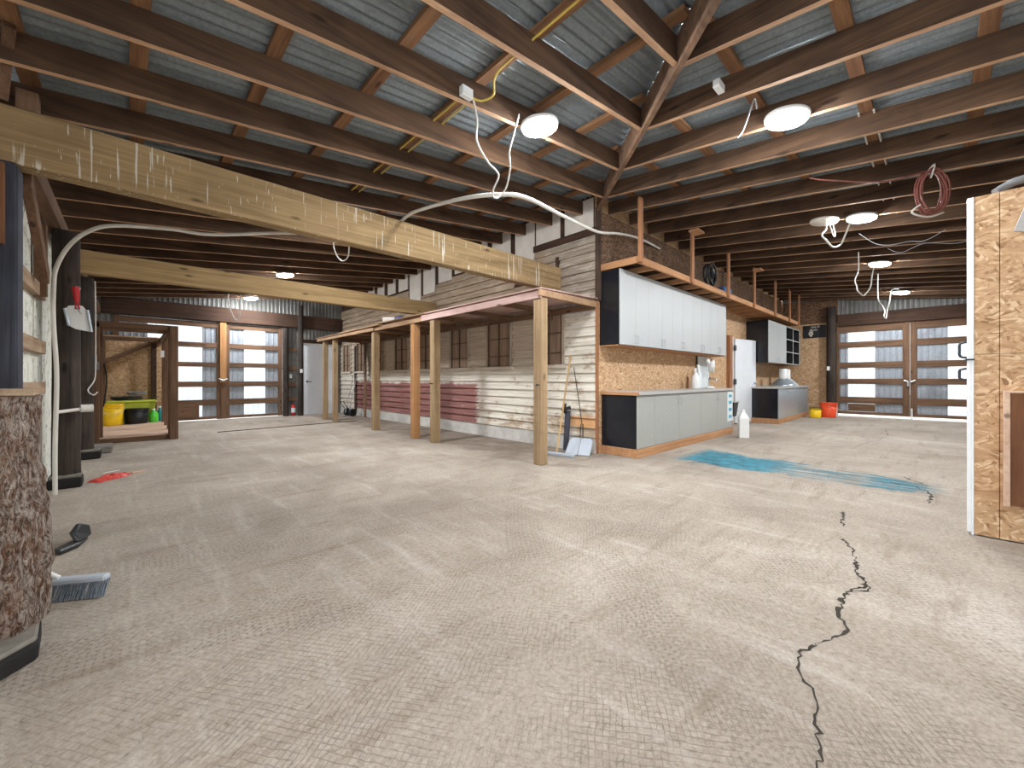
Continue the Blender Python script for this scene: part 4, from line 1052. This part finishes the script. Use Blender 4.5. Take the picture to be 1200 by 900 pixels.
tag(MB().box(14.74, 14.84, 1.94, 2.02, 0, .36).build('white_canister', M['paper'], bevel=.01), 'white canister at the gate side of the orange bucket', 'canister')

# ------------------------------------------------------------------ hanging loft over the cabinets
lf_ = thing('hanging_loft', 'open lumber loft frame hung from the rafters above the grey wall cabinets', 'loft', (5.03, 2.8, 2.69))
MB().box(5.02, 14.4, 2.78, 2.82, 2.69, 2.785).build('rim_board', M['clean_x'], lf_, bevel=.003)
MB().box(5.02, 5.06, 2.82, CY - .004, 2.69, 2.785).build('rim_board', M['clean_y'], lf_, bevel=.003)
MB().box(14.36, 14.4, 2.82, CY - .004, 2.69, 2.785).build('rim_board', M['clean_y'], lf_, bevel=.003)
MB().box(5.06, 14.36, 3.375, CY - .004, 2.69, 2.785).build('ledger', M['clean_x'], lf_)
x = 5.55
while x < 14.3:
    MB().box(x - .02, x + .02, 2.82, 3.375, 2.695, 2.78).build('joist', M['clean_y'], lf_, bevel=.002); x += .56
MB().box(5.05, 14.38, 2.80, CY - .006, 2.786, 2.80).build('deck', M['dkframe_x'], lf_)
for x in (4.985, 6.68, 8.37, 10.0, 11.71, 13.15, 14.25):
    MB().box(x + .01, x + .10, 2.745, 2.78, 2.69, zr(2.76) + .05).build('hanger', M['clean_z'], lf_, bevel=.003)
for x in (6.68, 10.0):
    MB().box(x - .12, x + .14, 2.60, 2.75, zr(2.7) - .035, zr(2.7) - .003).build('top_block', M['clean_x'], lf_)
bg = coil((8.0, 2.95, 3.06), .18, 4, .02, M['black'], 'cable_coil', 'black cable loop standing on the hanging loft beside a hanger', 'cable', 1.1, 'y')
tag(MB().box(8.6, 9.0, 2.88, 3.1, 2.802, 2.95).build('tool_case', M['blue'], bevel=.02), 'blue black tool case on the hanging loft by the third hanger', 'case')
tag(MB().lathe([(0, 0), (.05, 0), (.06, .05), (.03, .09), (0, .10)], (8.22, 3.0, 3.18), 12, (1, 0, .3)).build('white_plug', M['white']), 'white plug end on top of the black cable loop', 'plug')

# ------------------------------------------------------------------ lamps
LP = [((2.555, 2.348), 'l', 'round ceiling light nearest the diagonal hip, clapboard side'), ((3.95, .845), 'r', 'round ceiling light nearest the camera over the cabinet wing'),
      ((7.05, .669), 'r', 'round ceiling light beside the unlit round fitting'), ((10.13, .707), 'r', 'round ceiling light, second from the far gate of the cabinet wing'),
      ((13.75, .572), 'r', 'round ceiling light closest to the far gate of the cabinet wing'), ((2.32, 5.85), 'l', 'round ceiling light over the clapboard wing hidden behind the stained beam'), ((2.315, 9.254), 'l', 'round ceiling light just beyond the clean beam'),
      ((2.324, 12.55), 'l', 'round ceiling light closest to the gate beside the white door')]
for (x, y), sd_, lab in LP:
    zt = (zl(x) if sd_ == 'l' else zr(y)) - .004
    t = thing('ceiling_light', lab, 'light', (x, y, zt - .05), 'round ceiling lights')
    n_ = Vector((-SL, 0, 1)) if sd_ == 'l' else Vector((0, -SL, 1))
    MB().lathe([(0, 0), (.16, 0), (.165, -.012), (.160, -.028), (0, -.028)], (x, y, zt), 32, n_).build('housing', M['white'], t)
    MB().lathe([(.152, -.028), (.148, -.045), (.11, -.062), (.06, -.070), (0, -.072)], (x, y, zt), 32, n_).build('diffuser', M['lamp'], t)
df = thing('round_fitting', 'unlit white round fitting with loose wires beside a lit ceiling light', 'light', (7.0, 1.06, 3.27))
MB().lathe([(0, 0), (.16, 0), (.165, -.02), (.15, -.045), (0, -.055)], (7.0, 1.06, zr(1.06) - .004), 28, (0, -SL, 1)).build('plate', M['plaster'], df)
MB().tube(spline([(6.86, 1.0, 3.25), (6.8, .96, 3.12), (6.9, .95, 3.05), (7.05, .95, 3.08), (7.13, .98, 3.26)], 5), .006, 6).build('wire', M['cable'], df)
rnd = random.Random(9)
def wire(pts, r, mat, label, name='hanging_wire', cat='wire'):
    return tag(MB().tube(spline(pts, 6), r, 7).build(name, M[mat]), label, cat)
wire([(6.73,1.0,3.24),(6.73,1.0,3.1),(6.43,1.0,2.95),(6.39,.95,2.86),(6.52,.9,2.79),(6.74,.85,2.86),(6.6,.78,2.95),(6.6,.72,3.10),(6.9,.68,3.2)], .010, 'cable', 'white wire loop hanging between the unlit fitting and its lit neighbour')
wire([(9.03,.9,3.27),(9.03,.9,2.97),(8.6,.9,2.72),(8.5,.87,2.6),(8.42,.85,2.51),(8.6,.82,2.47),(8.77,.8,2.48),(9.06,.75,2.65),(9.0,.72,2.85),(9.3,.7,3.1),(10.0,.70,3.2)], .009, 'cable', 'long white wire loop hanging below the second light from the far gate')
wire([(11.09,.8,3.25),(11.09,.8,2.76),(11.3,.75,2.62),(11.13,.7,2.48),(10.95,.7,2.36),(11.1,.68,2.33),(11.1,.66,2.5),(11.0,.62,2.66),(11.2,.6,2.9),(13.0,.58,3.2)], .009, 'cable', 'curled white wire hanging nearest the far gate of the cabinet wing')
wire([(1.95,5.5,3.2),(1.95,5.5,2.9),(1.99,5.5,2.76),(2.06,5.5,2.69),(2.10,5.4,2.72),(2.08,5.3,2.84),(2.08,5.3,3.22)], .008, 'cable', 'white wire loop hanging between the two big beams')
wire([(1.75,12.0,3.2),(1.75,12.0,2.97),(1.84,12.0,2.67),(1.91,12.0,2.57),(1.98,12.0,2.70),(2.0,12.0,3.21)], .012, 'cable', 'white wire loop hanging before the gate beside the white door')
wire([(3.70,1.0,3.30),(3.66,1.0,3.36),(3.60,1.0,3.31),(3.45,1.0,3.1),(3.34,1.0,2.96),(3.23,1.0,2.87)], .006, 'grey_cable', 'grey wire end dangling beside the nearest ceiling light of the cabinet wing')
wire([(1.92,2.46,3.27),(1.93,2.42,3.08),(1.91,2.4,2.91),(2.02,2.4,2.79),(2.13,2.4,2.73),(2.13,2.46,2.64),(2.16,2.5,2.60),(2.22,2.5,2.61),(2.26,2.45,2.69),(2.21,2.35,2.79),(2.2,2.35,2.91),(2.23,2.35,3.02),(2.3,2.34,3.26)], .007, 'cable', 'white wire dropping from the junction box and looping around the long white cable')
wire([(1.89,2.44,3.25),(1.96,2.40,3.24),(1.99,2.3,3.25),(1.94,2.22,3.32),(1.955,2.05,3.37),(1.955,1.5,3.38),(1.955,.9,3.385)], .008, 'yellow_cable', 'yellow cable running from the junction box along a purlin')
wire([(1.955,2.5,3.40),(1.955,4,3.40),(1.955,8,3.40),(1.955,13,3.40)], .008, 'yellow_cable', 'yellow cable along the near edge of the fourth purlin')
wire([(2.045,2.5,3.41),(2.045,4,3.41),(2.045,8,3.41),(2.045,13,3.41)], .008, 'yellow_cable', 'yellow cable along the far edge of the same purlin')
wire([(4.6,.46,3.415),(7,.46,3.415),(11,.46,3.415),(15,.46,3.415)], .008, 'cable', 'pale cable along a purlin over the cabinet wing, wall side edge')
wire([(4.6,.36,3.40),(7,.36,3.40),(11,.36,3.40),(15,.36,3.40)], .008, 'cable', 'pale cable along a purlin over the cabinet wing, outer edge')
wire([(8.2,-.7,3.05),(8.1,-.45,2.98),(8.25,-.2,2.97),(8.2,.1,3.03),(8.4,.35,3.0),(8.4,.5,3.10)], .0045, 'grey_cable', 'slack grey cable snaking under the rafters behind the brown cord coil')
wire([(7.6,.75,3.19),(7.8,.6,3.06),(7.9,.45,3.02),(8.0,.25,3.05),(8.0,.1,3.02),(8.0,-.1,3.12)], .0045, 'grey_cable', 'slack grey cable looped under the rafters near the partition')
jb = thing('junction_box', 'white junction box on a rafter beside the nearest purlin cables', 'junction box', (1.84, 2.44, 3.27))
MB().box(1.79, 1.89, 2.415, 2.465, 3.225, 3.30).build('body', M['white'], jb, bevel=.005)
jb3 = tag(MB().box(3.28, 3.40, 1.14, 1.19, 3.36, 3.42).build('junction_box', M['white'], bevel=.004), 'white junction box near the hip over the cabinet wing', 'junction box')
# long white cable
cab = [(-.52,5.75,.0),(-.52,5.75,.48),(-.51,5.75,1.13),(-.53,5.75,1.62),(-.53,5.75,1.94),(-.51,5.7,2.14),(-.42,5.6,2.35),(-.28,5.4,2.47),(-.1,5.3,2.54),(.29,5.2,2.58),(.61,5.1,2.58),(1.19,4.9,2.69),(1.72,4.6,2.73),
       (2.03,4.4,2.81),(2.23,4.25,2.89),(2.23,4.05,2.91),(2.23,3.8,2.90),(2.13,2.9,2.70),(2.27,2.5,2.65),(2.58,2.5,2.71),(3.37,2.75,2.85),(4.37,3.0,3.0),(5.0,3.1,3.16),(5.6,3.2,3.29),(6.2,3.3,3.38),(6.84,3.38,3.42)]
lw = thing('long_white_cable', 'long white cable rising up the wall and swooping across beam and loft', 'cable', (-.52, 5.75, 0))
MB().tube(spline(cab, 6), .0175, 10).build('run', M['cable'], lw)
MB().tube([(-.52,5.75,.78),(-.40,5.93,.79),(-.33,5.97,.80)], .017, 8).lathe([(.04,-.04),(.04,.05)], (-.33,5.97,.80), 12, (1,.2,0)).build('side_arm', M['cable'], lw)
wire([(-.36,8.05,2.46),(-.355,8.05,2.0),(-.355,8.05,1.4),(-.36,8.0,1.1),(-.42,7.93,.95),(-.37,7.92,.88),(-.33,7.95,.92)], .008, 'cable', 'thin pale cable down the pole between dustpan pole and closet')
tag(MB().box(-.372,-.345,8.075,8.15,1.30,1.44).build('outlet_box', M['grey_cable'], bevel=.004), 'grey outlet box on the pole between dustpan and storage closet', 'outlet')
# brown cord coil on a rafter
cc = thing('cord_coil', 'brown extension cord coil hanging from a rafter over the partition edge', 'cord', (5.85, .05, 3.1))
pts = []
rc = random.Random(6)
cv = Vector((5.85, .02, 2.97)); ux = Vector((.72, -.69, 0))
for i in range(7 * 22 + 1):
    a_ = 2 * PI * i / 22; rr = .175 * (1 + .13 * math.sin(i * .31) + rc.uniform(-.035, .035))
    q = cv + ux * (rr * .75 * math.sin(a_)) + Vector((0, 0, rr * 1.2 * math.cos(a_))) + Vector((.69, .72, 0)) * (.035 * math.sin(i * .17))
    pts.append(q)
MB().tube(pts, .0075, 7).build('loops', M['brown_cord'], cc)
MB().tube(spline([(5.83, .06, 3.17), (5.80, .0, 3.24), (5.84, .03, 3.12)], 4), .008, 6).build('hook', M['cable'], cc)
MB().tube(spline([(5.75, .10, 2.85), (5.72, .16, 2.78), (5.85, .05, 2.74), (5.95, -.06, 2.78)], 4), .009, 6).build('loose_end', M['cable'], cc)
wire([(5.83,.04,3.2),(5.6,.35,3.12),(5.2,.75,3.14),(5.15,.9,3.2)], .008, 'brown_cord', 'brown cord trailing from the coil along the rafters')

# ------------------------------------------------------------------ things on the partition
pc = thing('wall_hatch', 'dark plywood hatch in a pale frame on the particle board partition', 'hatch', (4.28, -.6, .25))
MB().box(4.235, 4.30, -1.2, -.345, .26, 1.005).build('panel', M['plywood'], pc, bevel=.003)
MB().box(4.225, 4.30, -.345, -.318, .25, 1.02).build('side_strip', M['platform'], pc, bevel=.003)
MB().box(4.225, 4.30, -1.2, -.345, 1.005, 1.02).build('top_strip', M['platform'], pc, bevel=.003)
tag(MB().tube(spline([(4.36, -.29, 2.395), (4.38, -.34, 2.43), (4.38, -.40, 2.45), (4.42, -.6, 2.46)], 5), lambda t: .028, 10).build('grey_sleeve', M['grey_cable']), 'grey padded sleeve lying on top of the partition', 'sleeve')
tag(MB().bar((4.285, -.385, 2.08), (4.28, -.47, 2.36), .05, .015, (1,0,0)).build('grey_strap', M['grey_top'], bevel=.002), 'grey slanted strap on the upper particle board partition', 'strap')
for z0, z1, lab in ((1.26, 1.38, 'upper'), (1.09, 1.18, 'lower')):
    o = MB().tube(spline([(4.60, -.185, z0), (4.60, -.135, z0 + .01), (4.60, -.13, (z0 + z1) / 2), (4.60, -.135, z1 - .01), (4.60, -.185, z1)], 4), .008, 8).build('pull_handle', M['dkmetal'])
    tag(o, '%s dark pull handle on the white side of the partition' % lab, 'handle', 'pull handles on the partition')
tag(MB().box(4.29, 4.62, -.192, -.150, 1.232, 1.242).build('latch_bar', M['black']), 'thin black latch bar across the white trim of the partition', 'latch')

# ------------------------------------------------------------------ tools and floor things
dp = thing('dustpan', 'white metal dustpan with red handle hanging on the first black pole', 'dustpan', (-.385, 5.95, 1.6))
pan = [(-.40,5.945,1.84),(-.355,5.945,1.84),(-.32,5.945,1.79),(-.29,5.945,1.58),(-.40,5.945,1.60),(-.445,5.945,1.63),(-.475,5.945,1.79),(-.45,5.945,1.83)]
MB().prism(pan, (0, .018, 0)).build('pan', M['white'], dp, bevel=.003)
MB().tube([(-.475,5.938,1.80),(-.445,5.925,1.63)], .012, 6).tube([(-.32,5.938,1.80),(-.29,5.925,1.58)], .012, 6).tube([(-.40,5.938,1.83),(-.36,5.90,1.75)], .005, 6).build('side_lip', M['galv'], dp)
MB().tube([(-.40,5.94,1.80),(-.398,5.935,1.88)], .007, 6).tube([(-.375,5.94,1.80),(-.385,5.935,1.88)], .007, 6).build('neck', M['red'], dp)
MB().tube([(-.392,5.938,1.87),(-.397,5.938,1.95),(-.40,5.938,2.02)], lambda t: .017 + .016 * t, 10).build('handle', M['red'], dp)
MB().tube([(-.385+.018*math.cos(a_),5.925,2.01+.018*math.sin(a_)) for a_ in [2*PI*i/12 for i in range(12)]], .004, 6, True).build('hang_ring', M['chrome'], dp)

bm_ = thing('floor_broom', 'blue grey push broom head lying on the floor beside the bark stump', 'broom', (-.19, 2.98, 0))
bd = Vector((-.10, 2.91, 0)) - Vector((-.33, 3.045, 0)); bd.normalize(); bn_ = Vector((-bd.y, bd.x, 0))
A_ = Vector((-.33, 3.045, 0)); B_ = Vector((-.095, 2.907, 0))
MB().bar(A_ + Vector((0,0,.085)) + bn_ * .02, B_ + Vector((0,0,.085)) + bn_ * .02, .05, .03).build('block', M['silverblue'], bm_, bevel=.008)
br = MB(); nb = 34; rb = random.Random(5)
for i in range(nb):
    f = i / (nb - 1); p_ = A_.lerp(B_, f)
    for j, o_ in enumerate((.035, .02, .005)):
        top_ = p_ + bn_ * o_ + Vector((0,0,.072)); bot = p_ + bn_ * (o_ - .035) + bd * rb.uniform(-.006,.006) + Vector((0,0,.004))
        br.tube([top_, bot], .0032, 4)
br.build('bristles', M['bristle'], bm_)
MB().tube([A_.lerp(B_, .25) + bn_ * .02 + Vector((0,0,.10)), A_ + Vector((-.02,.05,.16)), A_ + Vector((-.20,.12,.55)), A_ + Vector((-.27,.17,.95))], .012, 8).build('handle', M['white'], bm_)

dr = thing('pipe_clamp', 'dark metal pipe shoe lying on the floor beyond the stump', 'clamp', (-.28, 3.85, 0))
MB().prism([(-.32,3.74,0),(-.24,3.84,0),(-.21,3.98,0),(-.23,4.02,0),(-.30,3.90,0),(-.36,3.80,0)], (0,0,.035)).build('base', M['dkmetal'], dr, bevel=.01)
MB().prism([(-.27,3.86,.035),(-.22,3.98,.035),(-.23,4.01,.10),(-.27,3.97,.13),(-.30,3.90,.09)], (.03,-.01,0)).build('lug', M['dkmetal'], dr, bevel=.008)

bgp = thing('crumpled_bag', 'crumpled red and white printed bag on the floor by the black poles', 'bag', (-.14, 6.35, 0))
rg = random.Random(12); nx, ny = 12, 7
vs = []
for i in range(nx + 1):
    for j in range(ny + 1):
        u = i / nx; v = j / ny
        q = Vector((-.30, 6.15, 0)).lerp(Vector((.0, 6.42, 0)), u) + Vector((-.10, .16, 0)) * (v - .5) * (1 if u < .8 else .6)
        h_ = .012 + .05 * math.sin(PI * u) * math.sin(PI * v) * rg.uniform(.5, 1.1)
        vs.append((q.x + rg.uniform(-.012,.012), q.y + rg.uniform(-.012,.012), h_ if 0 < i < nx and 0 < j < ny else .003))
MB().add(vs, [(i*(ny+1)+j, (i+1)*(ny+1)+j, (i+1)*(ny+1)+j+1, i*(ny+1)+j+1) for i in range(nx) for j in range(ny)]).build('sheet', M['redprint'], bgp)
MB().prism([(-.22,6.27,.062),(-.12,6.31,.07),(-.09,6.37,.064),(-.19,6.35,.058)], (0,0,.006)).build('white_print', M['paper'], bgp)
tag(MB().prism([(.02,6.40,.0),(.13,6.45,.0),(.12,6.50,.0),(.0,6.47,.0)], (0,0,.012)).build('paper_scrap', M['platform']), 'tan paper scrap beside the crumpled printed bag', 'paper')

# tools against the clapboards
sq = thing('floor_squeegee', 'wide floor squeegee with wooden handle leaning by the canopy post', 'squeegee', (4.42, 3.66, 0))
MB().bar((4.36,3.90,.035), (4.46,3.44,.035), .05, .035).build('head', M['silverblue'], sq, bevel=.006)
MB().bar((4.345,3.897,.012), (4.445,3.437,.012), .012, .022).build('blade', M['galv'], sq)
MB().tube([(4.44,3.74,.05), (4.92,3.87,1.46)], .014, 8).build('handle', M['handle'], sq)
pk = thing('leaning_board', 'grey board with a black clamp on top leaning by the squeegee handle', 'board', (4.85, 3.93, 0))
MB().bar((4.84,3.90,.01), (4.93,3.93,.60), .09, .03, (1,0,0)).build('plank', M['bluepole'], pk, bevel=.003)
MB().bar((4.90,4.02,.60), (4.90,3.86,.66), .03, .05).bar((4.91,3.97,.56), (4.91,3.97,.72), .03, .03).build('clamp', M['dkmetal'], pk)
lb = thing('lobby_dustpan', 'two lobed metal scoop standing at the clapboards by the black cabinet side', 'dustpan', (4.68, 3.50, 0))
e0 = Vector((4.57,3.70,.01)); e1 = Vector((4.72,3.37,.01)); u_ = (e1 - e0); up_ = Vector((.17,.05,.22))
for s0, s1 in ((0.0, .49), (.51, 1.0)):
    a0 = e0 + u_ * s0; a1 = e0 + u_ * s1
    poly = [a0, a1, a1 + up_ * .8 - u_ * (.02 if s0 else -.0), a1 + up_ - u_ * (.12 if s0 else 0), a0 + up_ + u_ * (.0 if s0 else .12), a0 + up_ * .75 + u_ * (.0 if s0 else .03)]
    MB().prism(poly, (.012, .006, -.01)).build('pan', M['silverblue'], lb, bevel=.003)
hp = e0 + u_ * .5 + up_
MB().tube([hp - u_ * .06, hp - u_ * .04 + Vector((.04,.02,.20)), hp + u_ * .04 + Vector((.04,.02,.20)), hp + u_ * .06], .008, 7).build('yoke', M['dkmetal'], lb)
MB().tube([hp + Vector((.04,.02,.20)), (4.925,3.72,.80), (4.95,3.83,1.28)], .007, 7).build('wire_handle', M['dkmetal'], lb)

# hand truck by the far clapboards
ht = thing('hand_truck', 'light hand truck with black wheels leaning on the white far clapboards', 'hand truck', (4.68, 11.9, 0))
for yy in (11.78, 12.04):
    MB().tube(spline([(4.62, yy, .10), (4.70, yy, .5), (4.84, yy, 1.12), (4.80, yy, 1.2)], 4), .014, 8).build('rail', M['chrome'], ht)
for zz in (.35, .7, 1.05): MB().tube([(4.66 + zz * .13, 11.78, zz), (4.66 + zz * .13, 12.04, zz)], .010, 6).build('cross_bar', M['chrome'], ht)
for yy in (11.72, 12.10):
    MB().lathe([(.03,-.025),(.10,-.025),(.115,-.012),(.115,.012),(.10,.025),(.03,.025),(.03,-.025)], (4.70, yy, .116), 20, (0,1,0)).build('wheel', M['black'], ht)
MB().box(4.42, 4.63, 11.76, 12.06, .012, .022).build('toe_plate', M['galv'], ht)
MB().tube(spline([(4.68,11.78,.12),(4.55,11.77,.30),(4.45,11.77,.46)], 3), .009, 6).tube(spline([(4.68,12.04,.12),(4.55,12.05,.30),(4.45,12.05,.46)], 3), .009, 6).build('brace', M['dkmetal'], ht)

# ------------------------------------------------------------------ sky
W = bpy.data.worlds.new('sky'); S.world = W; W.use_nodes = True
wt_ = W.node_tree; bgn = wt_.nodes['Background']
bgn.inputs[0].default_value = (0.92, 0.96, 1.0, 1); bgn.inputs[1].default_value = 3.0
for o in list(COL.objects):
    if '_off' in o: del o['_off']
